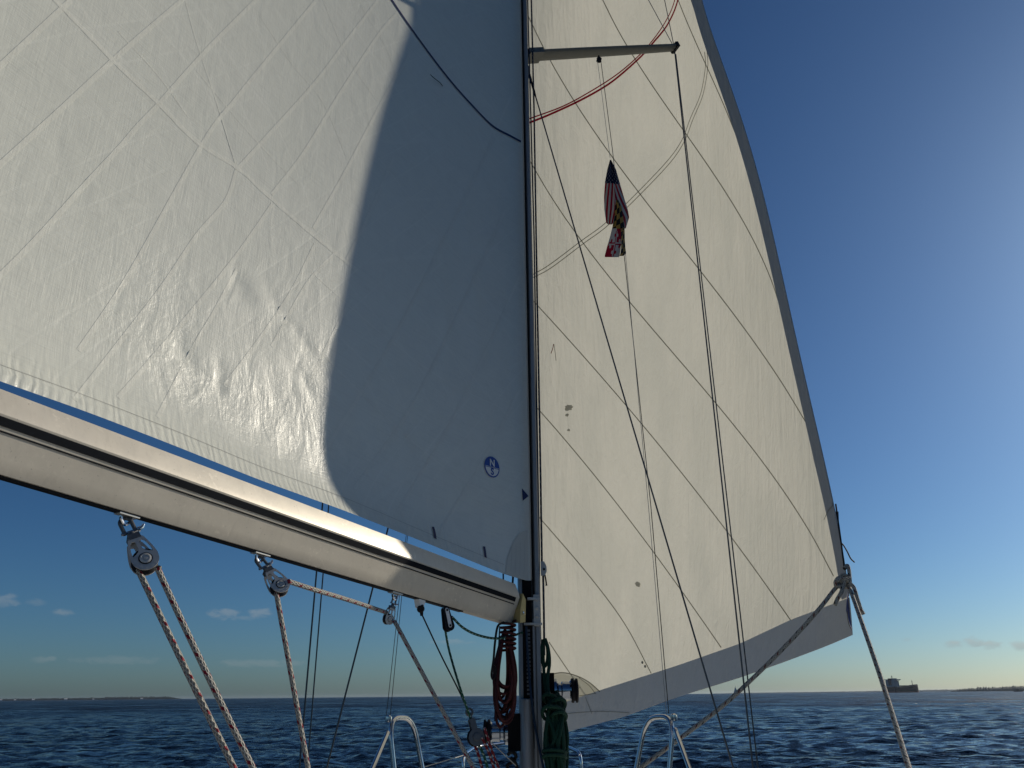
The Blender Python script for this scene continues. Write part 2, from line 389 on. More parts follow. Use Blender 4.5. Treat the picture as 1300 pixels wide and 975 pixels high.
# ------------------------------------------------------------------ far shores
def shore(name, pts, dist, depth, mat, step, rough):
    """wooded low land: pts are (photo x, height in metres); real strip of ground dist metres out and depth metres deep"""
    xs = [p[0] for p in pts]; hs = [p[1] for p in pts]
    n = int((xs[-1]-xs[0])/step)+1; mb = MB(); row = []
    for i in range(n):
        px = xs[0]+(xs[-1]-xs[0])*i/(n-1); h = float(np.interp(px, xs, hs))
        d = ray(px, 880); a = atan2(d[0], d[1])
        h = max(.3, h*(1+RNG.normal(0, rough)))
        row.append((a, h))
    prof = [(0, -.5), (0.01, .55), (.10, .86), (.35, 1.), (.7, .95), (1, -.5)]
    for a, h in row:
        for q, f in prof:
            rr = dist/cos(a)+depth*q; hh = h*f*(1+RNG.normal(0, rough*.5)) if f > 0 else -1.
            mb.v.append((rr*sin(a), rr*cos(a), hh))
    k = len(prof)
    for i in range(n-1):
        for j in range(k-1):
            mb.f.append([i*k+j, (i+1)*k+j, (i+1)*k+j+1, i*k+j+1]); mb.uv.append([(0, 0)]*4); mb.mi.append(0)
    o = mb.build(name, mat, smooth=0); o['kind'] = 'structure'; return o
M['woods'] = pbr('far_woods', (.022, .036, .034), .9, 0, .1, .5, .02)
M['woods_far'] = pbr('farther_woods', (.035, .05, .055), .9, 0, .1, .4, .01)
def PXH(px, dist): return dist/FPX      # metres per photo pixel at that distance (about)
shore('far_shore', [(-140, 16), (0, 14), (60, 15), (130, 15), (137, 20), (215, 18), (232, 2)], 6000, 500, M['woods'], 1.1, .10)
shore('wooded_shore', [(1207, 3), (1216, 10), (1226, 14), (1246, 19), (1270, 20), (1290, 24), (1330, 25), (1500, 26)], 4000, 500, M['woods'], .8, .12)
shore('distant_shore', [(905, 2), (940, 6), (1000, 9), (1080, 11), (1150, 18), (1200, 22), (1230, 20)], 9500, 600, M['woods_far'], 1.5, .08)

# ------------------------------------------------------------------ sails: true cambered surfaces
MX, MY = .077, 3.97                       # mast centre
LUFF = V(.090, 3.875, 0)
BA = P(652, 768, 3.80); BB = P(0, 549.5, 1.70)
BDIR = nrm(BB-BA); BSIDE = nrm(np.cross(BDIR, V(0, 0, 1))); BSIDE = BSIDE if BSIDE[0] > 0 else -BSIDE
BUP = np.cross(BSIDE, BDIR); BUP = BUP if BUP[2] > 0 else -BUP
BLEN = 4.45
MAIN_C, MAIN_H = 4.3, 11.6
def fz0(u): return 2.95+.32*min(max(u, 0), 1)
FOOT_PX = [(0, 484), (110, 522.5), (220, 565), (330, 609.5), (437, 648), (548, 692), (600, 713), (640, 729), (668, 737)]
def main_raw(u, z):
    """u metres from the luff (0..c), z world height"""
    h = min(max((z-2.95)/MAIN_H, 0), 1)
    c = MAIN_C*(1-.95*h)+.28*sin(pi*h)
    a = radians(27.9+18*h)
    d = V(-sin(a), -cos(a), 0); n = V(-cos(a), sin(a), 0)
    s = min(max(u, 0), 1)
    k = .098*(1-.42*math.exp(-max(z-fz0(u), 0)/.12))
    g = (s**.8)*(1-s)/.4655*1.0
    p = LUFF+d*c*s+n*c*k*g
    p[2] = z; return p, n, c
def foot_z(u):
    lo, hi = 2.6, 3.9
    for _ in range(40):
        z = .5*(lo+hi); x, y = proj(main_raw(u, z)[0])
        xs = [q[0] for q in FOOT_PX]; ys = [q[1] for q in FOOT_PX]
        ty = np.interp(x, xs, ys) if x > 0 else 484+x*.36
        if y > ty: lo = z
        else: hi = z
    return z
uu = np.linspace(0, 1, 200)
fz = []
for u in uu:
    p, _, _ = main_raw(u, 3.1)
    q = p-EYE
    if q@FWD > 1.0: fz.append(foot_z(u))
    else: fz.append(fz[-1]+(fz[-1]-fz[-12])/11 if len(fz) > 12 else 3.0)
fz = np.array(fz); fz = np.minimum(fz, fz[0]+.35)
kern = np.ones(9)/9; fzs = np.convolve(np.pad(fz, 4, mode='edge'), kern, 'valid'); fz = np.where(uu > .02, fzs, fz)

def sail_mesh(rows, uvs, disp=None):
    """rows: [j][i] points"""
    A = np.array(rows); return A
vv = np.concatenate([np.linspace(0, .32, 130), np.linspace(.32, 1, 70)[1:]])
MAINP = np.array([[main_raw(u, f+(2.95+MAIN_H-f)*v)[0] for u, f in zip(uu, fz)] for v in vv])
MAINUV = np.array([[(main_raw(u, f+(2.95+MAIN_H-f)*v)[2]*u, (2.95+MAIN_H-f)*v) for u, f in zip(uu, fz)] for v in vv])
def grid_faces(nr, nc):
    i, j = np.meshgrid(np.arange(nr-1), np.arange(nc-1), indexing='ij')
    return np.stack([i*nc+j, i*nc+j+1, (i+1)*nc+j+1, (i+1)*nc+j], -1).reshape(-1, 4)
def bvh_of(Pg):
    nr, nc = Pg.shape[:2]
    return BVHTree.FromPolygons([tuple(p) for p in Pg.reshape(-1, 3)], [tuple(map(int, f)) for f in grid_faces(nr, nc)])
def normals_of(Pg):
    du = np.gradient(Pg, axis=1); dv = np.gradient(Pg, axis=0); n = np.cross(du, dv)
    return n/np.linalg.norm(n, axis=-1, keepdims=True)
def hit(bvh, px, py):
    for k in range(9):
        r = bvh.ray_cast(Vector(EYE), Vector(nrm(ray(px-k*.7, py-k*.3))))
        if r[0] is not None: break
    return (np.array(r[0]), np.array(r[1])) if r[0] is not None else (None, None)
def ridge(Pg, bvh, pxs, amp, w):
    """raise a crease along a pixel path traced on the sail"""
    pts = [hit(bvh, *p)[0] for p in pxs]; pts = [p for p in pts if p is not None]
    if len(pts) < 2: return Pg
    n = normals_of(Pg); best = np.full(Pg.shape[:2], 9.); tt = np.zeros(Pg.shape[:2])
    for k in range(len(pts)-1):
        a, b = pts[k], pts[k+1]; ab = b-a; t = np.clip(((Pg-a)@ab)/(ab@ab), 0, 1)
        d = np.linalg.norm(Pg-(a+t[..., None]*ab), axis=-1); m = d < best
        best = np.where(m, d, best); tt = np.where(m, (k+t)/(len(pts)-1), tt)
    f = amp*np.exp(-(best/w)**2)*np.clip(np.sin(pi*np.clip(tt, .02, .98)), 0, 1)**.6
    return Pg+n*f[..., None]
def link_grid(name, Pg, UVg, mat, parent=None, faces=None, origin=None):
    mb = MB(); nr, nc = Pg.shape[:2]; og = V(0, 0, 0) if origin is None else origin
    mb.v = [tuple(p) for p in Pg.reshape(-1, 3)]
    fl = grid_faces(nr, nc) if faces is None else faces; uvf = UVg.reshape(-1, 2)
    mb.f = [list(map(int, f)) for f in fl]; mb.uv = [[tuple(uvf[i]) for i in f] for f in mb.f]; mb.mi = [0]*len(mb.f)
    return mb.build(name, mat, parent, smooth=180, origin=origin)
def clean(mb):
    """drop unused vertices"""
    used = sorted({i for f in mb.f for i in f}); mp = {i: k for k, i in enumerate(used)}
    mb.v = [mb.v[i] for i in used]; mb.f = [[mp[i] for i in f] for f in mb.f]; return mb
def ribbon(mb, bvh, pxs, width, off=.0015, dens=14., mi=0, smooth=True, rag=0., grid=None):
    """tape of real width laid on the sail along a pixel path"""
    pts = []
    dp = spline([V(*p, 0) for p in pxs], 8) if smooth and len(pxs) > 2 else [V(*p, 0) for p in pxs]
    for a, b in zip(dp[:-1], dp[1:]):
        k = max(1, int(np.linalg.norm(b-a)/dens))
        for i in range(k): pts.append(a+(b-a)*i/k)
    pts.append(dp[-1])
    L = [];
    for p in pts:
        q, n = hit(bvh, p[0], p[1])
        if q is None: continue
        if n@(EYE-q) < 0: n = -n
        L.append((q+n*off, n))
    if len(L) < 2: return
    vs, fs, uv = [], [], []; s = 0.
    for i, (q, n) in enumerate(L):
        t = nrm(L[min(i+1, len(L)-1)][0]-L[max(i-1, 0)][0]); w = nrm(np.cross(n, t))*width*.5*(1+rag*RNG.normal())
        if i: s += np.linalg.norm(q-L[i-1][0])
        vs += [q-w, q+w]
        if i: fs.append((2*i-2, 2*i-1, 2*i+1, 2*i))
        uv.append(s)
    if grid is not None:                                         # carry the cloth's own uv on the tape
        G, U = grid[0].reshape(-1, 3), grid[1].reshape(-1, 2); ids = []
        for p in vs:
            d2 = ((G-p)**2).sum(1); i0 = np.argpartition(d2, 4)[:4]; w = 1/(d2[i0]+1e-7); ids.append((U[i0]*w[:, None]).sum(0)/w.sum())
        mb.add(vs, fs, [[tuple(ids[i]) for i in f] for f in fs], mi); return
    mb.add(vs, fs, [[(0, uv[i]), (.05, uv[i]), (.05, uv[i+1]), (0, uv[i+1])] for i in range(len(fs))], mi)

# --- mainsail
bv = bvh_of(MAINP)
for pxs, a, w in [([(332, 345), (340, 368), (356, 395), (378, 422), (398, 452), (418, 476), (432, 492)], .0055, .012),
                  ([(298, 340), (300, 360), (318, 378)], .004, .02), ([(310, 362), (330, 380), (350, 392)], -.003, .024),
                  ([(215, 425), (232, 444), (252, 462)], .006, .02), ([(250, 470), (272, 492), (300, 518)], .005, .016),
                  ([(412, 470), (420, 450), (428, 425), (432, 405)], .004, .012), ([(462, 494), (470, 530), (480, 566), (489, 588)], .004, .010),
                  ([(502, 508), (512, 545), (522, 580), (530, 612)], .004, .010), ([(270, 100), (284, 160), (296, 208)], .0015, .014),
                  ([(105, 190), (110, 225), (108, 245), (98, 270)], .0012, .012), ([(395, 15), (401, 40)], .003, .010),
                  ([(70, 150), (74, 200), (78, 225)], .0015, .02), ([(360, 455), (380, 480), (405, 510)], .004, .02),
                  ([(280, 445), (278, 480), (284, 505)], .004, .014), ([(345, 480), (352, 512), (370, 535)], .004, .014),
                  ([(555, 300), (566, 400), (572, 480)], .004, .03), ([(590, 250), (604, 380), (612, 500)], .004, .03)]:
    MAINP = ridge(MAINP, bv, pxs, a, w)
bv = bvh_of(MAINP)
TACK = main_raw(0, fz[0])[0]
ms = thing('mainsail', TACK, 'big pale laminate mainsail half in sunlight above the boom', 'sail')
link_grid('sail_cloth', MAINP, MAINUV, M['main'], ms)
mb = MB()
seamA = [[(-60, 265), (0, 209), (80, 136), (155, 66), (231, 0), (280, -45)], [(-40, 120), (0, 84), (90, 0)], [(-60, 402), (0, 350), (49, 300), (100, 243), (151, 188), (175, 160), (203, 131)],
         [(202, 132), (212, 120), (262, 64), (317, 8), (360, -34)], [(100, 445), (163, 350), (258, 181), (300, 125), (341, 74), (400, 2)],
         [(95, 508), (150, 437), (206, 364), (249, 300), (286, 256), (300, 216)], [(150, 505), (206, 440), (248, 390), (300, 325), (346, 259)],
         [(200, 530), (248, 437), (270, 400), (305, 334)], [(285, 490), (330, 430), (370, 370), (400, 310)], [(345, 440), (390, 360), (425, 322)],
         [(395, 480), (430, 410), (446, 380)], [(300, 216), (342, 170), (400, 105), (440, 52), (480, 0)], [(345, 247), (385, 195), (432, 118), (480, 45), (505, 15)],
         [(398, 290), (440, 215), (490, 120), (520, 70)], [(440, 330), (465, 280), (500, 200)],
         [(395, 600), (470, 480), (520, 390), (600, 230), (650, 120)], [(450, 620), (520, 520), (580, 400), (640, 270)], [(505, 650), (570, 540), (620, 440), (660, 350)],
         [(556, 676), (610, 590), (660, 495)]]
MG = (MAINP, MAINUV)
for s in seamA: ribbon(mb, bv, s, .015, .0006, 5., grid=MG)
seamB = [[(20, -50), (70, 0), (120, 52), (152, 85), (200, 130), (250, 180), (300, 212), (342, 250), (400, 300), (455, 345)]]
for s in seamB: ribbon(mb, bv, s, .020, .0008, 5., rag=.10, grid=MG)
seamC = [[(235, 0), (250, 55), (275, 130), (300, 212)], [(410, 0), (440, 70), (480, 130)], [(330, 20), (370, 80), (410, 130), (440, 200)], [(250, 90), (300, 150), (345, 200), (380, 235)],
         [(150, 40), (200, 95), (240, 150)], [(460, 10), (490, 60), (505, 100)], [(395, 345), (480, 420), (560, 480), (640, 520)], [(400, 440), (480, 520), (560, 590), (640, 640)],
         [(480, 200), (560, 300), (640, 390)]]
for s in seamC: ribbon(mb, bv, s, .007, .0005, 5., grid=MG)
mb.build('seam_tape', M['main_seam'], ms)
mb = MB(); mb.f = []; ribbon(mb, bv, [(0, 463), (110, 503), (220, 546), (330, 592), (437, 632), (548, 679), (640, 717)], .0022, .0012); mb.build('foot_stitching', M['stitch'], ms)
mb = MB(); ribbon(mb, bv, [(440, -110), (470, -45), (497, 0), (535, 55), (570, 101), (600, 135), (625, 160), (648, 173), (661, 180)], .017, .003); mb.build('draft_stripe', M['navy'], ms)
mb = MB(); ribbon(mb, bv, [(549, 669), (551, 676), (552, 684)], .017, .003); mb.build('foot_mark', M['navy'], ms)
mb = MB(); ribbon(mb, bv, [(614, 694), (615, 700), (616, 708)], .017, .003); mb.build('foot_mark', M['navy'], ms)
mb = MB(); a, b, c = [hit(bv, *p) for p in ((662, 620), (663, 636), (670.5, 630))]
mb.add([q+(n if n@(EYE-q) > 0 else -n)*.004 for q, n in (a, b, c)], [(0, 1, 2)]); mb.build('luff_arrow', M['navy'], ms, smooth=0)
# corner patch
mb = MB(); cx = []; T = 14
arc = [(641.5, 730), (643, 712), (647, 698), (654, 684), (661, 676), (669.5, 673)]
arc = [tuple(p[:2]) for p in spline([V(*p, 0) for p in arc], 4)]
vs = []; fs = []
for i, p in enumerate(arc):
    for k in range(9):
        q = (p[0]+(670.5-p[0])*k/8, p[1]+(736.5-p[1])*k/8)
        h0, n0 = hit(bv, *q)
        while h0 is None: q = (q[0]+(652-q[0])*.1, q[1]+(700-q[1])*.1); h0, n0 = hit(bv, *q)
        vs.append(h0+(n0 if n0@(EYE-h0) > 0 else -n0)*.0022)
for i in range(len(arc)-1):
    for k in range(8): fs.append((i*9+k, (i+1)*9+k, (i+1)*9+k+1, i*9+k+1))
mb.add(vs, fs); mb.build('tack_patch', M['main_patch'], ms)
mb = MB()
for x0 in (648, 653.5, 659, 664.5): ribbon(mb, bv, [(x0, 735-(670-x0)*.45), (x0+.6, 715), (x0+1.2, 686+(664-x0)*.55)], .0018, .0030)
mb.build('patch_stitching', M['stitch'], ms)
def yarn(name, bvh, pxs, r, mat, parent, off=.006):
    pts = []
    for i, p in enumerate(pxs):
        q, n = hit(bvh, *p); n = n if n@(EYE-q) > 0 else -n; pts.append(q+n*(off+.004*i))
    mb = MB(); mb.tube(spline(pts, 6), r, 6); return mb.build(name, mat, parent)
t_ = yarn('telltale', bv, [(561, 110), (557, 106), (552, 103), (547, 100), (543, 97)], .0022, M['black_yarn'], ms)
mb = MB(); q, n = hit(bv, 560, 109); mb.lathe(q+n*.002, n, [(.011, 0), (.011, .003), (.006, .005)], 14); mb.build('telltale_dot', M['black_yarn'], ms)
# round maker's badge: N over S
def badge():
    c, n = hit(bv, 624, 593); n = n if n@(EYE-c) > 0 else -n
    up = nrm(V(0, 0, 1)-n*n[2]); rt = np.cross(up, n); R = .055; c = c+n*.0035
    tilt = 0.; X = cos(tilt)*rt+sin(tilt)*up; Yv = -sin(tilt)*rt+cos(tilt)*up
    mb = MB(); k = 40
    ang = lambda t: (R*cos(t), R*sin(t))
    mb.prism([ang(2*pi*i/k) for i in range(k)], c, X, Yv, n, .001); disc = mb.build('badge', M['blue'], ms, smooth=0)
    mb = MB(); r2 = R*.87
    lo = [(r2*cos(t), r2*sin(t)) for t in np.linspace(pi+.12, 2*pi-.12, 24)]
    mb.prism(lo, c+n*.001, X, Yv, n, .0008); mb.prism([(-R*.9, R*.0), (-R*.9, -R*.035), (R*.9, -R*.035), (R*.9, R*.0)], c+n*.0011, X, Yv, n, .0008)
    mb.build('badge_half', M['badge_white'], disc, smooth=0)
    for ch, oy, mt in (('N', .36*R, 'badge_white'), ('S', -.47*R, 'blue')):
        cu = bpy.data.curves.new('t', 'FONT'); cu.body = ch; cu.size = .050; cu.align_x = 'CENTER'; cu.align_y = 'CENTER'; cu.extrude = .0004; cu.offset = .0012
        to = bpy.data.objects.new('t', cu); COL.objects.link(to); bpy.context.view_layer.update()
        me = bpy.data.meshes.new_from_object(to.evaluated_get(bpy.context.evaluated_depsgraph_get()))
        mb = MB(); mb.add([c+X*v.co.x+Yv*(v.co.y+oy)+n*(v.co.z+.0022) for v in me.vertices], [tuple(p.vertices) for p in me.polygons])
        bpy.data.objects.remove(to); bpy.data.curves.remove(cu); bpy.data.meshes.remove(me)
        mb.build('badge_letter', M[mt], disc, smooth=0)
badge()
# luff slides / bolt rope sits in the mast groove
mb = MB(); mb.tube(straight(LUFF+V(0, .004, fz[0]+.01), LUFF+V(0, .004, 14.4), 6), .010, 8); mb.build('bolt_rope', M['white_cord'], ms)

# --- jib: wing to starboard, its clew beside the shrouds
TK = V(.24, 8.2, 2.4-.42); HD = V(.09, 4.3, 2.4+12.6)
LEECH = [(1078, 760), (1074, 722), (1071, 700), (1061, 652), (1047, 600), (1029, 515), (1014, 441), (998, 374), (983, 300), (963, 228), (943, 160), (921, 89), (901, 34), (891, 0)]
FOOT = [(700, 936), (720, 929), (792, 910), (856, 886), (940, 860), (996, 840), (1044, 822), (1074, 809.5), (1080, 806)]
def leech_pts():
    out = []
    for p in LEECH:
        Y = 4.5
        for _ in range(20):
            q = P(*p, Y); v = min(max((q[2]-EYE[2]-.6)/12., 0), 1); Y = 4.5-.2*v+.45*sin(pi*v)
        out.append(P(*p, Y))
    return out
LP = leech_pts()
C0 = P(1081, 806, 4.48)
_zs = np.array([C0[2]]+[p[2] for p in LP]); _cx = np.polyfit(_zs, [C0[0]]+[p[0] for p in LP], 5); _cy = np.polyfit(_zs, [C0[1]]+[p[1] for p in LP], 5)
LP[-1] = V(np.polyval(_cx, _zs[-1]), np.polyval(_cy, _zs[-1]), _zs[-1])
def leech_at(z):
    if z <= _zs[-1]: return V(np.polyval(_cx, z), np.polyval(_cy, z), z)
    a = LP[-1]; t = (z-a[2])/(HD[2]-a[2]); sl = (LP[-1]-LP[-4])/(LP[-1][2]-LP[-4][2])
    h00, h10, h01, h11 = 2*t**3-3*t*t+1, t**3-2*t*t+t, -2*t**3+3*t*t, t**3-t*t
    D = HD[2]-a[2]; m1 = (HD-a)/D*1.25
    q = h00*a+h10*D*sl+h01*HD+h11*D*m1; q[2] = z; return q
NJ, NV = 110, 240
ju = np.linspace(0, 1, NJ)**.9; jv = np.linspace(0, 1, NV)**1.35
def jib_pt(u, v):
    L = TK+(HD-TK)*v; E_ = leech_at(C0[2]+(HD[2]-C0[2])*v)
    ch = E_-L; n = nrm(np.cross(ch, HD-TK)); n = n if n@V(.8, .5, 0) > 0 else -n
    c = np.linalg.norm(ch)
    k = .115*(1-.25*math.exp(-v/.06))
    g = 4*(u**.85)*(1-u**1.25)*.93
    return L+ch*u+n*c*k*g
JIBP = np.array([[jib_pt(u, v) for u in ju] for v in jv])
# drop the foot onto its curve
foot_row = []
fx = [p[0] for p in FOOT]; fy = [p[1] for p in FOOT]
for i in range(NJ):
    p = JIBP[0, i]; lo, hi = -1.2, 1.2
    for _ in range(40):
        d = .5*(lo+hi); x, y = proj(p+V(0, 0, d)); ty = np.interp(x, fx, fy) if x > 700 else 936+(700-x)*.33
        if y > ty: lo = d
        else: hi = d
    foot_row.append(d)
foot_row = np.convolve(np.pad(foot_row, 3, mode='edge'), np.ones(7)/7, 'valid')
JIBP[..., 2] += foot_row[None]*np.exp(-jv/.10)[:, None]
JLEN = np.linalg.norm(np.diff(JIBP, axis=1), axis=-1)
JU = np.concatenate([np.zeros((NV, 1)), np.cumsum(JLEN, axis=1)], axis=1)
JIBUV = np.stack([JU, JIBP[..., 2]], -1)
jb = bvh_of(JIBP)
for pxs, a, w in [([(790, 585), (765, 637), (748, 705), (733, 769)], .003, .018), ([(800, 600), (785, 658), (762, 740), (735, 839)], .0035, .016), ([(813, 686), (790, 760), (758, 856)], .0025, .016),
                  ([(834, 755), (815, 805), (798, 853)], .0025, .018), ([(745, 600), (725, 690), (708, 780)], .0025, .016), ([(760, 560), (738, 650), (716, 750), (703, 800)], .0025, .014),
                  ([(880, 700), (850, 760), (820, 830)], .002, .02), ([(935, 700), (905, 740), (885, 770)], .002, .02), ([(860, 660), (840, 730)], -.002, .02),
                  ([(870, 40), (915, 150), (945, 230), (965, 310)], .004, .03), ([(735, 30), (728, 140), (720, 240)], .005, .04)]:
    JIBP = ridge(JIBP, jb, pxs, a, w)
jb = bvh_of(JIBP)
js = thing('genoa', TK, 'cream translucent genoa glowing from behind with grey edge strips', 'sail')
gf = grid_faces(NV, NJ)
# metres in from the leech and up from the foot sort faces into cloth and protective strips
toL = (JU[:, -1:]-JU); dF = JIBP[..., 2]-JIBP[0:1, :, 2]
cF = gf[:, 0]; isF = (dF.reshape(-1)[cF] < .215); isL = (~isF) & (toL.reshape(-1)[cF] < .17)
link_grid('sail_cloth', JIBP, JIBUV, M['jib'], js, gf)
def strip(name, inner, outer, mat, off):
    """band between two curves on the sail, set a little proud on both faces"""
    nv = len(inner); k = 5
    mb = MB()
    vs = []; 
    for a, b, n in zip(inner, outer, [None]*nv):
        for j in range(k): vs.append(a+(b-a)*j/(k-1))
    return vs, k
NJn = normals_of(JIBP)
if NJn[40, 40]@(EYE-JIBP[40, 40]) < 0: NJn = -NJn
def band(name, rows, mat, parent, off=.003):
    """rows: list of rows of (v,u) grid positions (fractional) -> sheet offset toward the boat, closed round the edge"""
    from_g = lambda G, a, b: (lambda i, j, s, t: (G[i, j]*(1-s)+G[min(i+1, NV-1), j]*s)*(1-t)+(G[i, min(j+1, NJ-1)]*(1-s)+G[min(i+1, NV-1), min(j+1, NJ-1)]*s)*t)(int(min(a, NV-1)), int(min(b, NJ-1)), a-int(min(a, NV-1)), b-int(min(b, NJ-1)))
    mb = MB(); vs = []; uvs = []
    nr, nc = len(rows), len(rows[0])
    for side in (1, -1):
        for r in rows:
            for a, b in r:
                vs.append(from_g(JIBP, a, b)+from_g(NJn, a, b)*off*side); uvs.append(tuple(from_g(JIBUV, a, b)))
    f = grid_faces(nr, nc); n = nr*nc; F_ = [list(map(int, q)) for q in f]+[[int(x)+n for x in q][::-1] for q in f]
    rim = [(i*nc) for i in range(nr)]+[(nr-1)*nc+j for j in range(1, nc)]+[i*nc+nc-1 for i in range(nr-2, -1, -1)]+[j for j in range(nc-2, 0, -1)]
    F_ += [[rim[i], rim[(i+1) % len(rim)], rim[(i+1) % len(rim)]+n, rim[i]+n] for i in range(len(rim))]
    mb.add(vs, F_, [[uvs[i] for i in q] for q in F_]); return mb.build(name, mat, parent, smooth=60)
UPF = [(690, 901), (713, 893), (764, 875.5), (860, 845), (940, 817), (1004, 787), (1060, 766), (1085, 756)]
def v_of_foot(j):
    # grid row where this column crosses the strip's upper edge
    ux = [p[0] for p in UPF]; uy = [p[1] for p in UPF]; prev = 0
    for i in range(NV):
        x, y = proj(JIBP[i, j]); ty = np.interp(x, ux, uy) if x > 690 else 901
        if y < ty:
            if i == 0: return .5
            x0, y0 = proj(JIBP[i-1, j]); t0 = np.interp(x0, ux, uy) if x0 > 690 else 901
            a, b = y0-t0, y-ty
            return i-1+a/(a-b)
    return 3
vf = np.array([v_of_foot(j) for j in range(NJ)]); vf = np.convolve(np.pad(vf, 2, mode='edge'), np.ones(5)/5, 'valid')
band('foot_strip', [[(-.0+vf[j]*t/7, j) for j in range(NJ)] for t in range(8)], M['canvas'], js, .003)
def u_of_leech(i, w):
    t = JU[i, -1]-w; k = int(np.searchsorted(JU[i], t))-1; k = max(k, 0)
    return k+(t-JU[i, k])/max(JU[i, k+1]-JU[i, k], 1e-6)
LW = lambda i: .125 if i > 40 else .08+.045*i/40
v0 = int(vf[-1])+1
lr = list(range(v0, NV-6))
band('leech_strip', [[(i, u_of_leech(i, LW(i))*(1-t)+(NJ-1)*t) for t in (0, .25, .5, .75, 1)] for i in lr], M['canvas_leech'], js, .004)
mb = MB()
SEAMS = [[(763, 0), (801, 58), (841, 126), (869, 177), (900, 212), (931, 255), (954, 298), (971, 334), (986, 374), (994, 405)],
         [(668, 21), (734, 123), (774, 194), (808, 251), (851, 298), (881, 334), (915, 375), (955, 426), (986, 472), (1004, 503), (1021, 537)],
         [(671, 201), (700, 246), (731, 300), (743, 318), (795, 375), (845, 432), (900, 500), (943, 558), (977, 600), (995, 621), (1030, 679), (1059, 731)],
         [(677, 381), (737, 451), (789, 506), (829, 555), (876, 612), (925, 679), (974, 745), (1005, 788)],
         [(680, 515), (717, 559), (751, 600), (789, 644), (831, 703), (866, 752), (916, 822)],
         [(684, 656), (744, 726), (792, 790), (827, 855)], [(697, 815), (726, 858), (744, 883)],
         [(764, 0), (740, -40)], [(861, 0), (882, 49), (898, 88), (917, 127), (933, 168)], [(668, 21), (640, -20)]]
def fair(q):
    q = np.array(q, float)
    if len(q) < 5: return [tuple(p) for p in q]
    t = np.concatenate([[0], np.cumsum(np.linalg.norm(np.diff(q, axis=0), axis=1))]); t /= t[-1]; tt = np.linspace(0, 1, 12)
    return list(zip(np.polyval(np.polyfit(t, q[:, 0], 3), tt), np.polyval(np.polyfit(t, q[:, 1], 3), tt)))
SEAMS = [fair(q) for q in SEAMS]
for s in SEAMS: ribbon(mb, jb, s, .010, .002, 10.)
mb.build('seam_tape', M['seam'], js)
mb = MB()
for w in ([(898, 65), (899, 85), (893, 120), (880, 152), (869, 180), (850, 208), (808, 252), (770, 288), (740, 310), (700, 340), (676, 353)],
          [(895, 66), (896, 85), (890, 119), (877, 150), (866, 178), (847, 205), (805, 249), (768, 284), (738, 306), (698, 336), (676, 349)]): ribbon(mb, jb, w, .009, .0042, 8.)
mb.build('draft_stripe', M['grey_line'], js)
mb = MB()
for wd, w in ((.015, [(862, -40), (857, 0), (845, 28), (826, 55), (808, 74), (783, 95), (752, 115), (715, 135), (672, 151)]), (.024, [(866, -40), (861, 0), (848, 31), (829, 55), (814, 72), (786, 97), (765, 112), (734, 129), (697, 146), (672, 156)])): ribbon(mb, jb, w, wd, .0042, 8.)
mb.build('draft_stripe', M['red'], js)
mb = MB(); ribbon(mb, jb, [(1047, 660), (1053, 648), (1060, 640)], .006, .006); mb.build('leech_stitching', M['seam'], js)
yarn('telltale', jb, [(703, 437), (702, 443), (700, 449)], .004, M['red_yarn'], js)
yarn('telltale', jb, [(703.5, 437), (705, 447), (706.5, 458)], .0025, M['black_yarn'], js)
for p in ((816, 841), (819.5, 846)):
    q, n = hit(jb, *p); n = n if n@(EYE-q) > 0 else -n
    mb = MB(); mb.lathe(q+n*.003, n, [(.012, 0), (.012, .004), (.005, .005)], 14); mb.build('patch_stud', M['stud'], js)
mb = MB()
ribbon(mb, jb, [(699, 856), (715, 854), (732, 858), (748, 866), (762, 878)], .012, .0045)
ribbon(mb, jb, [(735, 860), (748, 870), (756, 880)], .007, .0048); ribbon(mb, jb, [(700, 886), (730, 884), (757, 880)], .005, .0044)
ribbon(mb, jb, [(704, 907), (760, 903), (800, 905)], .004, .0085); ribbon(mb, jb, [(704, 893), (738, 872)], .004, .0085); ribbon(mb, jb, [(744, 885), (752, 906)], .005, .0085)
mb.build('tack_patch_edge', M['seam'], js)
mb = MB(); vs = []; fs = []; TOPC = [(697, 857), (715, 855), (732, 859), (748, 867), (763, 878.5)]; n_ = 12
for i in range(n_+1):
    x = 697+66*i/n_; y0 = np.interp(x, [p[0] for p in TOPC], [p[1] for p in TOPC]); y1 = np.interp(x, [690, 713, 764], [901, 893, 876])+1
    for k in range(5):
        q, n = hit(jb, x, y0+(max(y1, y0+.3)-y0)*k/4); n = n if n@(EYE-q) > 0 else -n; vs.append(q+n*.0026)
for i in range(n_):
    for k in range(4): fs.append((i*5+k, (i+1)*5+k, (i+1)*5+k+1, i*5+k+1))
mb.add(vs, fs); mb.build('tack_patch', M['jib_patch'], js)
for x, y, r in ((722, 518, 5), (720, 527, 2.5), (810, 742, 3.5), (722, 546, 2)):
    mb = MB(); q, n = hit(jb, x, y); n = n if n@(EYE-q) > 0 else -n; a = nrm(np.cross(n, V(0, 0, 1))); b = np.cross(n, a); k = 18
    o = [((r*.0062*(1+.35*RNG.normal()*.6))*cos(2*pi*i/k)*1.3, (r*.0062*(1+.2*RNG.normal()))*sin(2*pi*i/k)) for i in range(k)]
    mb.add([q+n*.0028+a*p+b*w for p, w in o], [tuple(range(k))]); mb.build('stain', M['stain'], js, smooth=0)
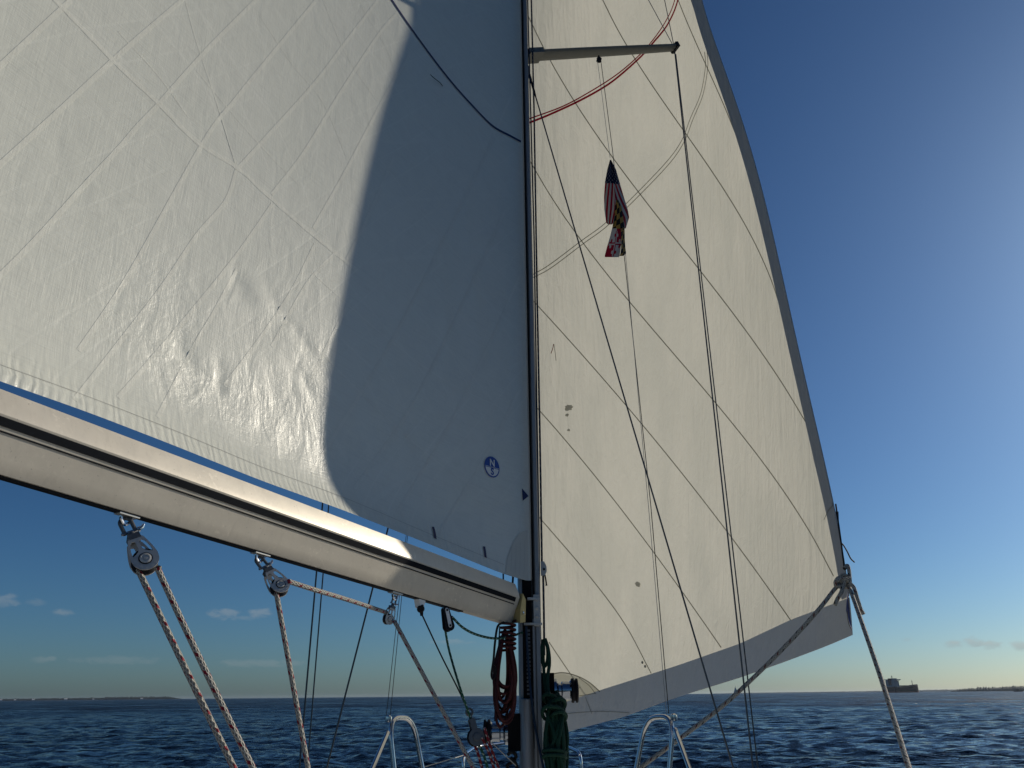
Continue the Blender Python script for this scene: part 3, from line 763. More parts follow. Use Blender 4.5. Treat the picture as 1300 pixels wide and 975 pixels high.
# clew: ring, folded corner, leech cord
CL = P(1070, 740, 4.470)
mb = MB(); ax = nrm(EYE-CL); e = nrm(np.cross(ax, V(0, 0, 1))); g = np.cross(ax, e)
mb.tube([CL+.03*(cos(t)*e+sin(t)*g) for t in np.linspace(0, 2*pi, 17)[:-1]], .006, 8, closed=True); mb.build('clew_ring', M['steel'], js)
mb = MB(); mb.add([P(1075.5, 752, 4.475), P(1074, 775, 4.475), P(1081.5, 802, 4.470), P(1080.5, 784, 4.500), P(1077.5, 760, 4.510)], [(0, 1, 2, 3, 4)]); mb.build('corner_fold', M['tint'], js, smooth=0)
mb = MB(); mb.tube(spline([P(1069, 690, 4.480), P(1072, 694, 4.470), P(1076, 701, 4.460), P(1080, 709, 4.460), P(1085, 714, 4.460)], 6), .004, 6)
mb.build('leech_cord', M['black_cord'], js); mb = MB(); mb.tube(spline([P(1075.5, 775, 4.460), P(1077, 790, 4.455), P(1081, 800, 4.455)], 6), .002, 5); mb.build('leech_cord', M['black_cord'], js)
mb = MB(); mb.box(P(1061.5, 656, 4.570), V(.012, 0, 0), V(0, .01, 0), V(.004, 0, .03)); mb.tube([P(1061, 640, 4.580), P(1068, 690, 4.490), P(1072, 722, 4.470)], .005, 6); mb.build('leech_cleat', M['black'], js)
mb = MB(); mb.tube(straight(TK+V(0, 0, -.1), HD+V(0, 0, .3), 8), .016, 8); mb.build('luff_foil', M['alloy'], js)

# ------------------------------------------------------------------ boom
BPROF = [(0, .090), (.034, .090), (.057, .040), (.061, .024), (.032, -.066), (.027, -.086), (.018, -.100), (0, -.100)]
full = BPROF+[(-x, z) for x, z in BPROF[-2:0:-1]]
def bpt(t, x, z): return BA+BDIR*t+BSIDE*x+BUP*z
boom = thing('boom', BA, 'long grey alloy boom with black stripes under the mainsail foot', 'boom')
mb = MB(); ts = [.045, .055, 1., 2., 3., BLEN]; k = len(full)
mb.add([bpt(t, x*(.985 if t == .045 else 1), z*(.985 if t == .045 else 1)) for t in ts for x, z in full],
       [(i*k+j, i*k+(j+1) % k, (i+1)*k+(j+1) % k, (i+1)*k+j) for i in range(len(ts)-1) for j in range(k)]+[tuple(range(k)), tuple(range((len(ts)-1)*k, len(ts)*k))[::-1]])
mb.build('spar', M['boom'], boom, smooth=20)
sx = lambda z: .061-(.024-z)*(.029/.090)
sd_ = nrm(BUP*.090+BSIDE*.029); sn_ = nrm(np.cross(sd_, BDIR)); sn_ = sn_ if sn_@BSIDE > 0 else -sn_
for z0, z1 in ((.019, -.002), (-.0105, -.0145)):
    zc = (z0+z1)/2
    mb = MB(); mb.box(bpt((.07+BLEN)/2, sx(zc), zc)+sn_*.0005, BDIR*(BLEN-.09)/2, sn_*.0016, sd_*(z0-z1)/2)
    mb.build('stripe', M['navy_tape'], boom, smooth=0)
mb = MB(); mb.box(bpt((.05+BLEN)/2, 0, .0915), BDIR*(BLEN-.1)/2, BSIDE*.016, BUP*.004); mb.build('foot_track', M['alloy'], boom, smooth=0)
mb = MB(); mb.box(bpt((.3+BLEN)/2, 0, -.1015), BDIR*(BLEN-.6)/2, BSIDE*.012, BUP*.0032); mb.build('lower_track', M['black'], boom, smooth=0)
# gold end fitting
mb = MB()
mb.prism([(.0, -.075), (.05, -.085), (.05, -.02), (.03, .055), (.0, .03)][::-1], bpt(0, .034, -.01), BDIR, BUP, BSIDE, .07)
mb.build('end_fitting', M['gold'], boom, smooth=0)
mb = MB(); mb.lathe(bpt(.024, .0692, -.045), BSIDE, [(.007, 0), (.007, .003), (.004, .0045)], 12); mb.build('bolt', M['steel'], boom)
mb = MB(); mb.box(bpt(-.035, 0, -.02), BDIR*.035, BSIDE*.014, BUP*.03); mb.lathe(bpt(-.045, 0, -.07), BUP, [(.008, 0), (.008, .11)], 12); mb.build('toggle', M['cast'], boom)
def boom_at(px, z=-.1, x=0):
    lo, hi = 0, 3.
    for _ in range(50):
        t = .5*(lo+hi)
        if proj(bpt(t, x, z))[0] > px: lo = t
        else: hi = t
    return bpt(t, x, z), t

# ------------------------------------------------------------------ mast
mast = thing('mast', V(MX, MY, DECK), 'tall alloy mast between the mainsail and the genoa', 'mast')
mb = MB(); out = []
HW, HD_ = .0585, .088
for k in range(28):
    t = 2*pi*k/28; a, b = cos(t), sin(t); e = .62
    out.append((HW*abs(a)**e*(1 if a > 0 else -1), HD_*abs(b)**e*(1 if b > 0 else -1)))
mb.prism(out, V(MX, MY, (DECK+15.2)/2), V(1, 0, 0), V(0, 1, 0), V(0, 0, 1), 15.2-DECK); mb.build('spar', M['alloy'], mast)
GZ = BA[2]
AFT = MY-HD_
mb = MB(); mb.box(V(MX-.012, AFT-.004, (2.17+14.9)/2), V(.0235, 0, 0), V(0, .005, 0), V(0, 0, (14.9-2.17)/2)); mb.build('sail_track', M['rubber'], mast, smooth=0)
mb = MB(); mb.box(V(.0965, AFT-.005, (2.75+14.9)/2), V(.0055, 0, 0), V(0, .008, 0), V(0, 0, (14.9-2.75)/2)); mb.build('luff_groove', M['rubber'], mast, smooth=0)
for dx, w in ((-.044, .0065), (.018, .0045), (.040, .009)):
    mb = MB(); mb.box(V(MX+dx, AFT-.003, (DECK+14.9)/2), V(w, 0, 0), V(0, .006 if dx > 0 else .009, 0), V(0, 0, (14.9-DECK)/2)); mb.build('track_flange', M['alloy'], mast, smooth=0)
mb = MB()
for i in range(22):
    z = GZ-.115-.018*i
    if z > 2.40: mb.box(V(MX-.010, AFT-.0115, z), V(.010, 0, 0), V(0, .003, 0), V(0, 0, .005))
mb.build('track_teeth', M['cast_dark'], mast, smooth=0)
mb = MB(); c = V(MX-.0225, AFT-.012, DECK); mb.lathe(c, V(0, 0, 1), [(.0315, 0), (.0315, 1.22), (.0345, 1.22), (.0345, 1.232), (.030, 1.236)], 22)
mb.build('lower_sleeve', M['alloy'], mast)
mb = MB(); mb.box(V(MX+.035, AFT-.013, GZ-.02), V(.016, 0, 0), V(0, .012, 0), V(0, 0, .075)); mb.box(V(MX+.02, AFT-.02, GZ+.035), V(.03, 0, 0), V(0, .012, 0), V(0, 0, .006)); mb.box(V(MX+.015, AFT-.02, GZ-.085), V(.045, 0, 0), V(0, .012, 0), V(0, 0, .005))
for dz in (.03, -.01, -.05): mb.lathe(V(MX+.036, AFT-.025, GZ+dz), V(0, -1, 0), [(.008, 0), (.008, .006), (.003, .008)], 10)
mb.build('gooseneck_bracket', M['cast'], mast)
# spreaders
def spreader(side):
    a = P(670, 71, MY+.03) if side > 0 else None; tip = P(856, 60.5, 4.5)
    if side < 0: a = P(670, 71, MY+.03); a = V(2*MX-a[0], a[1], a[2]); tip = V(2*MX-tip[0], tip[1], tip[2])
    ax = nrm(tip-a); wv = nrm(np.cross(V(0, 0, 1), ax)); uv_ = np.cross(ax, wv)
    mb = MB(); pr = [(cos(t)*.055, sin(t)*.019) for t in np.linspace(0, 2*pi, 17)[:-1]]
    ln = np.linalg.norm(tip-a); vs = []; k = 16
    for t, s in ((0, 1.), (.3, .98), (.7, .86), (1, .72)): vs += [a+ax*ln*t+wv*x*s+uv_*z*(1.0 if t < .5 else .95) for x, z in pr]
    mb.add(vs, [(i*k+j, i*k+(j+1) % k, (i+1)*k+(j+1) % k, (i+1)*k+j) for i in range(3) for j in range(k)]+[tuple(range(k))[::-1], tuple(range(3*k, 4*k))])
    sp = mb.build('spreader', M['spar_dark'], mast)
    mb = MB(); mb.box(tip+ax*.006, ax*.014, wv*.044, uv_*.022); mb.build('end_cap', M['black'], sp)
    mb = MB(); mb.box(a+ax*.05, ax*.06, wv*.057, uv_*.021)
    for d in (.025, .085): mb.lathe(a+ax*d-wv*.057, -wv if wv[1] > 0 else wv, [(.007, 0), (.007, .004)], 10)
    mb.build('root_bracket', M['spar_dark'], sp)
    return tip
TIP = spreader(1); TIPP = spreader(-1)
# winches on the mast sides
def winch(px0, px1, py, side, Y):
    a = P(px0, py, Y); b = P(px1, py, Y); ax = V(side, 0, 0); L = abs(b[0]-a[0])
    mb = MB(); mb.box(a+ax*(.027), V(.030, 0, 0), V(0, .05, 0), V(0, 0, .080)); w = mb.build('winch_pad', M['rubber'], mast, smooth=0)
    mb = MB(); d0 = .057; mb.lathe(a+ax*d0, ax, [(.056, 0), (.056, .012), (.044, .018), (.036, .022), (.034, .034), (.043, .040), (.041, .055), (.041, .075), (.047, .082)], 28); mb.build('drum', M['chrome'], w)
    mb = MB(); mb.lathe(a+ax*(d0+.083), ax, [(.052, 0), (.056, .004), (.056, .012), (.047, .015), (.047, .020), (.056, .023), (.054, .032), (.02, .036)], 28); mb.build('self_tailer', M['black'], w)
winch(688.5, 740, 877, 1, 3.93); winch(660, 610, 929, -1, 3.93)

# ------------------------------------------------------------------ standing rigging and cords
def wire(name, pts, r, mat, label, cat, group=None, seg=6):
    mb = MB(); mb.tube(pts, r, seg); o = mb.build(name, mat, origin=np.asarray(pts[0])); return tag(o, label, cat, group)
CH = extend(TIP, P(956, 975, 4.36), DECK)
w1 = wire('cap_shroud', straight(TIP+V(0, 0, -.01), CH, 8), .0048, M['wire'], 'dark cap shroud wire dropping from the spreader tip in front of the genoa', 'rigging wire')
wire('shroud_wire', straight(TIP+V(.012, .02, -.05), extend(TIP, P(962, 975, 4.40), DECK), 8), .0038, M['wire'], 'thinner shroud wire running close beside the cap shroud to the rail', 'rigging wire')
wire('upper_shroud', straight(TIP, V(TIP[0]-.20, TIP[1]+.25, 12.), 6), .0032, M['wire'], 'upright wire rising above the spreader tip to the masthead', 'rigging wire')
wire('diagonal_shroud', straight(TIP, extend(TIP, P(820, -6, 4.55), 8.9), 6), .0028, M['wire'], 'diagonal wire leaning inward above the spreader tip', 'rigging wire')
LS = P(671, 92, MY-.02)
mb = MB(); lo = extend(LS, P(931, 975, 4.0), DECK); ls = thing('lower_shroud', LS, 'dark lower shroud slanting from the mast below the spreader', 'rigging wire')
mb.tube(straight(LS, lo, 8), .0046, 6); mb.build('stay_wire', M['wire'], ls)
d_ = nrm(lo-LS); mb = MB(); mb.tube([LS-d_*.03, LS+d_*.07], [.010, .010], 8); mb.tube([LS+d_*.07, LS+d_*.16], .0075, 8); mb.tube([LS+d_*.16, LS+d_*.22], [.0085, .005], 8); mb.build('terminal', M['black'], ls)
mb = MB(); mb.box(LS+V(-.006, 0, .01), V(.012, 0, 0), V(0, .012, 0), V(0, 0, .04)); mb.build('tang', M['cast'], ls, smooth=0)
# port side
CP = extend(TIPP, P(380, 975, 3.95), DECK)
wire('port_cap_shroud', straight(TIPP, CP, 8), .0046, M['wire'], 'dark port shroud seen below the boom, outer of a close pair', 'rigging wire')
wire('port_shroud_wire', straight(TIPP+V(.02, .03, -.05), extend(P(403.5, 720, 4.0), P(386, 975, 4.0), DECK), 8), .0038, M['wire'], 'thin port shroud seen below the boom, inner of a close pair', 'rigging wire')
a, b = P(491.5, 675, 3.92), P(415.5, 972, 3.88)
wire('port_lower_shroud', straight(extend(a, b, DECK), extend(b, a, 6.5), 8), .0046, M['wire'], 'single dark wire slanting down left between the second and third pulleys', 'rigging wire')
for i, (x0, x1) in enumerate(((515.5, 495.5), (505.5, 490.5))):
    a, b = P(x0 if i == 0 else 503.5, 700 if i == 0 else 790, 4.0), P(x1, 908, 4.0)
    wire('flag_halyard', straight(extend(b, a, 6.5), b, 8), .0017, M['thin_line'], 'thin port cord hanging to the left guard rail, '+('right' if i == 0 else 'left')+' one of a close pair', 'cord', 'thin port cords')
# halyards up the mast's starboard side
ha = [P(674.5, 0, 3.95), P(678, 140, 3.95), P(682, 380, 3.95), P(685.5, 560, 3.95), P(688, 716, 3.95)]
wire('halyard', [ha[0]+V(0, 0, 5)]+ha, .0055, M['blue_fleck'], 'dark blue flecked halyard running up beside the mast', 'rope', seg=8)
wire('halyard', [P(689.5, 729, 3.945), P(690.5, 780, 3.945), P(691, 832, 3.945)], .0055, M['blue_fleck'], 'short flecked rope hanging from the small jammer above the green coil', 'rope', seg=8)
wire('halyard', [P(668.5, 0, 3.93)+V(0, 0, 3), P(678, 300, 3.93), P(684.5, 700, 3.93), P(685, 835, 3.93)], .0045, M['blue_cord'], 'thin dark line hugging the mast edge from top to green coil', 'rope', seg=8)
q = P(689.5, 722, 3.935)
jm = thing('rope_jammer', q, 'small grey blue rope jammer on the halyard beside the mast', 'rope clutch')
mb = MB(); mb.prism([(-.012, -.035), (.008, -.035), (.018, -.015), (.018, .01), (.006, .036), (-.012, .036)], q, V(1, 0, 0), V(0, 0, 1), V(0, -1, 0), .016); mb.build('body', M['cast'], jm, smooth=0)
mb = MB(); mb.lathe(q+V(.004, -.009, -.004), V(0, -1, 0), [(.006, 0), (.006, .003)], 10); mb.build('pin', M['black'], jm)
mb = MB(); mb.tube(spline([q+V(.008, 0, -.03), q+V(.013, 0, -.06), q+V(.015, 0, -.085)], 4), [.004]*8+[.0065], 7); mb.build('handle', M['black'], jm)
wire('downhaul_cord', spline([P(668, 795, 3.80), P(670.5, 840, 3.82), P(674, 880, 3.83), P(680, 925, 3.83), P(690, 975, 3.83), P(697, 1010, 3.83)], 8), .0055, M['blue_cord'], 'thin dark blue line trailing down the front of the mast', 'rope', seg=8)
# flag halyard block and cords, starboard
fb = P(760.5, 76, 4.06)
fk = thing('flag_block', fb, 'tiny black pulley hanging under the spreader', 'pulley')
mb = MB(); mb.lathe(fb+V(0, -.012, 0), V(0, 1, 0), [(.010, 0), (.019, .002), (.015, .012), (.019, .022), (.010, .024)], 18); mb.build('sheave', M['black'], fk)
mb = MB(); mb.tube([fb+V(0, 0, .015), fb+V(0, 0, .042)], [.011, .004], 8); mb.build('becket', M['black'], fk)
FT = P(774.5, 200, 3.98)
wire('flag_halyard', [fb+V(-.012, 0, 0), FT], .0016, M['white_cord'], 'thin cord from the little spreader pulley to the flag top', 'cord', seg=5)
wire('flag_halyard', [fb+V(.012, 0, 0), P(777.5, 190, 4.05), P(793, 330, 4.05), P(826, 640, 4.07), P(849, 906, 4.1)], .0024, M['thin_line'], 'thin dark cord running down behind both flags to the right guard rail', 'cord', seg=5)
wire('flag_halyard', [P(794, 322, 3.98), P(810, 500, 4.02), P(823, 640, 4.04), P(846, 906, 4.08)], .0016, M['white_cord'], 'pale thin cord leading from the lower flag to the right guard rail', 'cord', seg=5)

# ------------------------------------------------------------------ mainsheet blocks
def plate(mb, loops, c, x, y, n, th, sc=1.):
    """flat plate with holes: closed 2-d loops filled by an even-odd curve, thickness th"""
    cu = bpy.data.curves.new('t', 'CURVE'); cu.dimensions = '2D'; cu.fill_mode = 'BOTH'; cu.extrude = th/2
    for lp in loops:
        sp = cu.splines.new('POLY'); sp.points.add(len(lp)-1); sp.use_cyclic_u = True
        for q, (a, b) in zip(sp.points, lp): q.co = (a, b, 0, 1)
    to = bpy.data.objects.new('t', cu); COL.objects.link(to); bpy.context.view_layer.update()
    me = bpy.data.meshes.new_from_object(to.evaluated_get(bpy.context.evaluated_depsgraph_get()))
    mb.add([c+sc*(x*v.co.x+y*v.co.y+n*v.co.z) for v in me.vertices], [tuple(p.vertices) for p in me.polygons])
    bpy.data.objects.remove(to); bpy.data.curves.remove(cu); bpy.data.meshes.remove(me)
def pulley(center, up, axle, sc, label, dark=False, rest=None):
    """single ball-bearing block: cheek frames, sheave, axle cap, head and a bow shackle up to the boom"""
    c = np.asarray(center); up = nrm(up); ax = nrm(axle-up*(axle@up)); y = np.cross(up, ax)
    t = thing('pulley_block', c, label, 'pulley', 'pulleys hanging under the boom')
    def pt(a, b, d): return c+sc*(ax*a+y*b+up*d)
    for s in (1, -1):
        mb = MB(); k = 22; th = sc*.0032; cc = pt(.0165*s, 0, 0)
        out = [(.0355*cos(t), .0355*sin(t)) for t in np.linspace(pi+.28, 2*pi-.28, 15)]+[(.0365, .008), (.033, .030), (.026, .056), (.021, .071), (.013, .079), (-.013, .079), (-.021, .071), (-.026, .056), (-.033, .030), (-.0365, .008)]
        win = [(.0275, .016), (.0265, .034), (.020, .056), (.013, .063), (.0055, .060), (.0045, .036), (.010, .026), (.018, .020)]
        plate(mb, [out, win, [(-x, y_) for x, y_ in win][::-1]], cc, y, up, ax, .0036, sc)
        for k0 in (-2.3, -1.85, -1.3, -.85): mb.lathe(cc+sc*(y*.0285*cos(k0)+up*.0285*sin(k0))+ax*s*sc*.0016, ax*s, [(.0030*sc, 0), (.0030*sc, .0010*sc)], 10)
        cp = mb.build('cheek_plate', M['black'] if dark else M['cast'], t, smooth=30)
        mb = MB(); mb.lathe(cc+ax*s*sc*.0015, ax*s, [(.0155*sc, -.002*sc), (.0155*sc, .003*sc), (.011*sc, .0045*sc), (.010*sc, .003*sc), (.005*sc, .003*sc), (.0045*sc, .0055*sc)], 24); cap_ = mb.build('axle_cap', M['cast'], cp); mb = MB(); mb.lathe(cc+ax*s*sc*.0017, ax*s, [(.0185*sc, 0), (.0185*sc, .0012*sc), (.0150*sc, .0012*sc)], 26); mb.build('seal_ring', M['black'], cp)
    mb = MB(); mb.lathe(c-ax*.013*sc, ax, [(.0345*sc, 0), (.0345*sc, .004*sc), (.028*sc, .009*sc), (.028*sc, .017*sc), (.0345*sc, .022*sc), (.0345*sc, .026*sc)], 32); mb.build('sheave', M['black'], t)
    mb = MB(); mb.box(pt(0, 0, .080), ax*.019*sc, y*.016*sc, up*.009*sc); mb.lathe(pt(0, 0, .088), up, [(.011*sc, 0), (.011*sc, .012*sc), (.007*sc, .016*sc)], 16); mb.build('head', M['cast_dark'], t)
    sh = MB(); b0 = .112
    arc = [pt(0, .015*cos(a), b0+.028+.015*sin(a)) for a in np.linspace(0, pi, 9)]
    sh.tube([pt(0, .015, b0-.010)]+arc+[pt(0, -.015, b0-.010)], .0056*sc, 10); s_ = sh.build('shackle', M['cast_dark'], t)
    mb = MB(); mb.lathe(pt(0, -.024, b0-.006), y, [(.0045*sc, 0), (.0045*sc, .045*sc), (.008*sc, .046*sc), (.008*sc, .050*sc)], 10); mb.tube([pt(0, .024, b0-.006), pt(0, .036, b0-.002), pt(.002, .042, b0+.004)], [.006*sc, .005*sc, .003*sc], 8); mb.build('pin', M['steel'], s_)
    return t, pt
def bail(px, w=.016, drop=.030):
    p, t = boom_at(px, -.1); mb = MB(); a = p+BDIR*w; b = p-BDIR*w
    mb.tube(spline([a+BUP*.006, a-BUP*drop*.5, p-BUP*drop, b-BUP*drop*.5, b+BUP*.006], 6), .0042, 8); mb.build('bail', M['steel'], boom)
    mb = MB(); mb.box(p-BUP*.0055, BDIR*.03, BSIDE*.014, BUP*.0022); mb.build('bail_plate', M['cast'], boom, smooth=0)
    return p-BUP*drop*.8
# first block
def hang(px_b, centre_px, axle_bias, label, dark=False):
    top = bail(px_b); Yb = top[1]; c = P(*centre_px, Yb-.01); up = top-c; sc = np.linalg.norm(up)/.142
    ax = nrm(EYE-c)+axle_bias
    return pulley(c, up, ax, sc, label, dark)+(c, sc)
T1, pt1, c1, s1 = hang(162, (184, 713), V(.25, .0, .15), 'grey pulley hanging farthest out along the boom with two rope falls')
T2, pt2, c2, s2 = hang(331, (355, 745), V(.62, .0, .1), 'grey pulley second along the boom turning rope toward the mast')
T3, pt3, c3, s3 = hang(502, (493, 786), V(.75, .1, .0), 'dark edged pulley at the shadow edge below the boom')
RM = .0082
def fall(name, pts, r, mat, label, cat='rope', seg=10, group=None, n=14): return wire(name, spline(pts, n), r, mat, label, cat, group, seg)
Y1 = c1[1]
fall('mainsheet', [P(176, 722, Y1), P(181, 735, Y1), P(236, 850, Y1+.05), P(297, 975, Y1+.12), P(340, 1062, Y1+.16)], RM*.95, M['sheet'], 'red flecked white rope falling from the farthest pulley, left of its two falls')
fall('mainsheet', [P(201, 720, Y1-.01), P(206, 735, Y1), P(260, 850, Y1+.05), P(321, 975, Y1+.12), P(366, 1062, Y1+.16)], RM*.95, M['sheet'], 'red flecked white rope falling from the farthest pulley, right of its two falls')
Y2 = c2[1]; Y3 = c3[1]
fall('mainsheet', [P(351.5, 752, Y2), P(353, 765, Y2), P(372, 870, Y2+.08), P(391, 975, Y2+.15), P(404, 1045, Y2+.2)], RM*.95, M['sheet'], 'red flecked rope dropping steeply from the second pulley')
fall('mainsheet', [P(366, 738, Y2), P(400, 749, Y2+.12), P(440, 761, Y2+.33), P(490.5, 777.5, Y3)], RM*.95, M['sheet'], 'sunlit red flecked rope slung between the second and third pulleys')
fall('mainsheet', [P(500, 788, Y3), P(508, 802, Y3), P(550, 880, Y3+.05), P(601, 975, Y3+.1), P(640, 1046, Y3+.13)], RM*.95, M['sheet'], 'dim red flecked rope slanting from the third pulley toward the mast foot')
# white eye fitting with a thin line
p, t = boom_at(533, -.1)
ef = thing('eye_fitting', p, 'small white tapered fitting with black eye under the boom', 'fitting')
mb = MB(); up = V(0, 0, 1); a, b = p-BUP*.004, P(534.5, 772, p[1]); d = nrm(b-a)
mb.prism([(-.022, 0), (.022, 0), (.010, -.032), (-.010, -.032)], a, BDIR*-1, V(0, 0, 1), BSIDE, .026); mb.build('horn', M['white_plastic'], ef, smooth=0)
mb = MB(); mb.lathe(b+V(0, -.008, -.004), V(.3, -1, 0), [(.010, -.010), (.015, -.006), (.015, .006), (.010, .010)], 16); mb.tube([b+V(0, 0, .012), b+V(.004, 0, -.03)], [.010, .006], 8); mb.build('eye', M['black'], ef)
YV = 3.45
fall('vang_line', [b+V(.002, 0, -.02), P(560, 832, 3.28), P(586, 884, 3.40), P(598, 915, YV)], .0032, M['black_cord'], 'thin dark line from the white eye fitting to the red tackle', seg=6)
# black cheek block with white strap
p4, t = boom_at(564, -.1); c4 = P(567.5, 786, p4[1])
up4 = nrm(p4-c4); ax4 = nrm(V(.50, -.85, 0)-up4*(V(.50, -.85, 0)@up4)); y4 = np.cross(up4, ax4)
cb = thing('cheek_block', c4, 'narrow black pulley with white side strap below the boom', 'pulley')
for s in (1, -1):
    mb = MB(); o = [(.021*cos(a), -.030+.021*sin(a)) for a in np.linspace(pi, 2*pi, 11)]+[(.012*cos(a), .040+.012*sin(a)) for a in np.linspace(0, pi, 9)]
    mb.prism(o, c4+ax4*.013*s, y4, up4, ax4, .006); ck = mb.build('cheek_plate', M['black'], cb, smooth=30)
    mb = MB(); o2 = [(.0075*cos(a), -.030+.0075*sin(a)) for a in np.linspace(pi, 2*pi, 9)]+[(.0075*cos(a), .036+.0075*sin(a)) for a in np.linspace(0, pi, 9)]
    mb.prism(o2, c4+ax4*.0172*s, y4, up4, ax4, .002); st = mb.build('strap', M['white_plastic'], ck, smooth=30)
    for d in (-.030, .034): mb = MB(); mb.lathe(c4+ax4*.018*s+up4*d, ax4*s, [(.0045, 0), (.0045, .003), (.002, .004)], 10); mb.build('rivet', M['black'], ck)
mb = MB(); mb.lathe(c4-up4*.028-ax4*.009, ax4, [(.022, 0), (.018, .006), (.018, .012), (.022, .018)], 22); mb.build('sheave', M['rubber'], cb)
mb = MB(); mb.box(c4+up4*.058, ax4*.006, y4*.007, up4*.016); mb.tube([c4+up4*.074+.010*(cos(a)*y4+sin(a)*up4) for a in np.linspace(0, 2*pi, 13)[:-1]], .0026, 6, closed=True); mb.build('becket', M['steel'], cb)
fall('control_line', [P(573.5, 783, p4[1]), P(588, 797, p4[1]+.08), P(606, 806, p4[1]+.2), P(628, 810.5, p4[1]+.33), P(648, 808, 3.72), P(663, 803, 3.83)], .0055, M['green_fleck'], 'green flecked line sagging from the black pulley to the mast')
fall('control_line', [P(564, 792, p4[1]), P(570, 825, p4[1]+.1), P(583, 870, 3.36), P(598, 914, YV)], .0050, M['green_fleck'], 'green flecked line dropping from the black pulley to the red tackle')
# vang tackle
vc = P(604, 936, YV); vu = nrm(P(598, 912, YV)-vc); va = nrm(V(.35, -1, .1)-vu*(V(.35, -1, .1)@vu)); vy = np.cross(vu, va)
vt = thing('tackle_block', vc, 'small grey tackle pulley above red ropes left of the mast', 'pulley')
for s in (1, -1):
    mb = MB(); mb.lathe(vc+va*.014*s, va, [(.034, -.002), (.034, .002), (.018, .0024), (.018, -.0024), (.034, -.002)], 24)
    mb.box(vc+va*.014*s+vu*.045, vy*.012, vu*.024, va*.0022); ck = mb.build('cheek_plate', M['cast_dark'], vt)
    mb = MB(); mb.lathe(vc+va*.0158*s, va*s, [(.017, 0), (.017, .003), (.010, .005), (.004, .004)], 20); mb.build('axle_cap', M['cast_dark'], ck)
mb = MB(); mb.lathe(vc-va*.010, va, [(.036, 0), (.028, .006), (.028, .014), (.036, .020)], 24); mb.build('sheave', M['black'], vt)
mb = MB(); mb.box(vc+vu*.068, va*.016, vy*.010, vu*.006); mb.tube([vc+vu*.072, vc+vu*.098], [.008, .006], 8); mb.tube([vc+vu*.10+.014*(cos(a)*vy+sin(a)*vu) for a in np.linspace(0, 2*pi, 13)[:-1]], .005, 6, closed=True); mb.build('becket', M['cast_dark'], vt)
for i, (x0, x1, m_, lb) in enumerate(((598, 613, 'red_fleck', 'red tackle rope nearest the slanting mainsheet below the grey pulley'), (604, 620, 'green_fleck', 'green tackle line between red ropes below the grey pulley'), (611.5, 628, 'red_fleck', 'middle red tackle rope below the grey pulley'), (615, 634, 'red_fleck', 'red tackle rope closest to the mast below the grey pulley'))):
    fall('tackle_rope', [P(x0, 936+(i % 2)*4 if i != 3 else 924, YV-.005*i), P((x0+x1)/2+1, 956, YV+.01), P(x1, 978, YV+.03), P(x1+16, 1030, YV+.07)], .0058, M[m_], lb, seg=8)
wire('white_cord', straight(P(618, 937, 3.5), P(655, 972, 3.8), 4), .0022, M['white_cord'], 'thin white cord slanting across the water left of the mast', 'cord', seg=6)

# ------------------------------------------------------------------ rope coils on the mast
def coil(name, cx, top, bot, wpx, Y, n, r, mat, label, wraps, seedv, skew=0.):
    rg = np.random.default_rng(seedv); mb = MB()
    for i in range(n):
        w = wpx*rg.uniform(.45, 1.); ox = rg.uniform(-1, 1)*(wpx-w)*.8; b = bot-rg.uniform(0, 1)**1.5*(bot-top)*.42; dy = rg.uniform(-.035, .035)
        tw = rg.uniform(-.25, .25)*wpx
        pts = []
        for a in np.linspace(0, 2*pi, 13)[:-1]:
            s = (1-cos(a))/2                       # 0 at the top, 1 at the bottom
            bulge = (.22+.78*s**.8)*(1.0)
            px = cx+ox*s+skew*s+w*sin(a)*bulge+tw*s*(1-s); py = top+(b-top)*s
            pts.append(P(px, py, Y+dy*s+.018*cos(2*a+i)+rg.normal(0, .004)))
        mb.tube(spline(pts, 6, True), r, 7, closed=True)
    for (y0, y1, w, turns, x0) in wraps:
        k = int(turns*16); pts = []
        for i in range(k+1):
            a = 2*pi*turns*i/k; py = y0+(y1-y0)*i/k; c = P(x0, py, Y)
            pts.append(c+V(cos(a)*w, sin(a)*w*.9, 0))
        mb.tube(pts, r, 7)
    o = mb.build(name, mat, origin=P(cx, top, Y)); return tag(o, label, 'rope')
coil('rope_coil', 641, 800, 923, 20, 3.72, 17, .0062, M['maroon'], 'dark maroon rope coil hanging from the boom end beside the mast', [(788, 826, .034, 6.5, 645)], 3, -1)
wire('rope_tail', spline([P(640, 790, 3.66), P(632, 795, 3.64), P(628.5, 815, 3.64), P(626.5, 838, 3.64), P(624, 856, 3.65), P(626, 862, 3.66), P(629, 856, 3.66), P(628.5, 845, 3.65)], 8), .0055, M['black_cord'], 'black rope tail with a small eye left of the maroon coil', 'rope', seg=8)
wire('topping_cord', [P(634.5, 795, 3.80), P(630.5, 870, 3.85), P(628, 915, 3.9)], .004, M['blue_cord'], 'thin blue grey cord hanging behind the maroon coil', 'cord', seg=6)
wire('topping_cord', [P(638.8, 722, 3.93), P(639, 745, 3.93), P(638, 790, 3.93)], .0045, M['blue_cord'], 'short dark cord crossing the gap between sail foot and boom', 'cord', seg=6)
wire('reef_line', [P(652, 722, 3.9), P(650.5, 745, 3.88), P(649, 770, 3.9)], .006, M['black_cord'], 'black line in the corner under the sail tack', 'rope', seg=6)
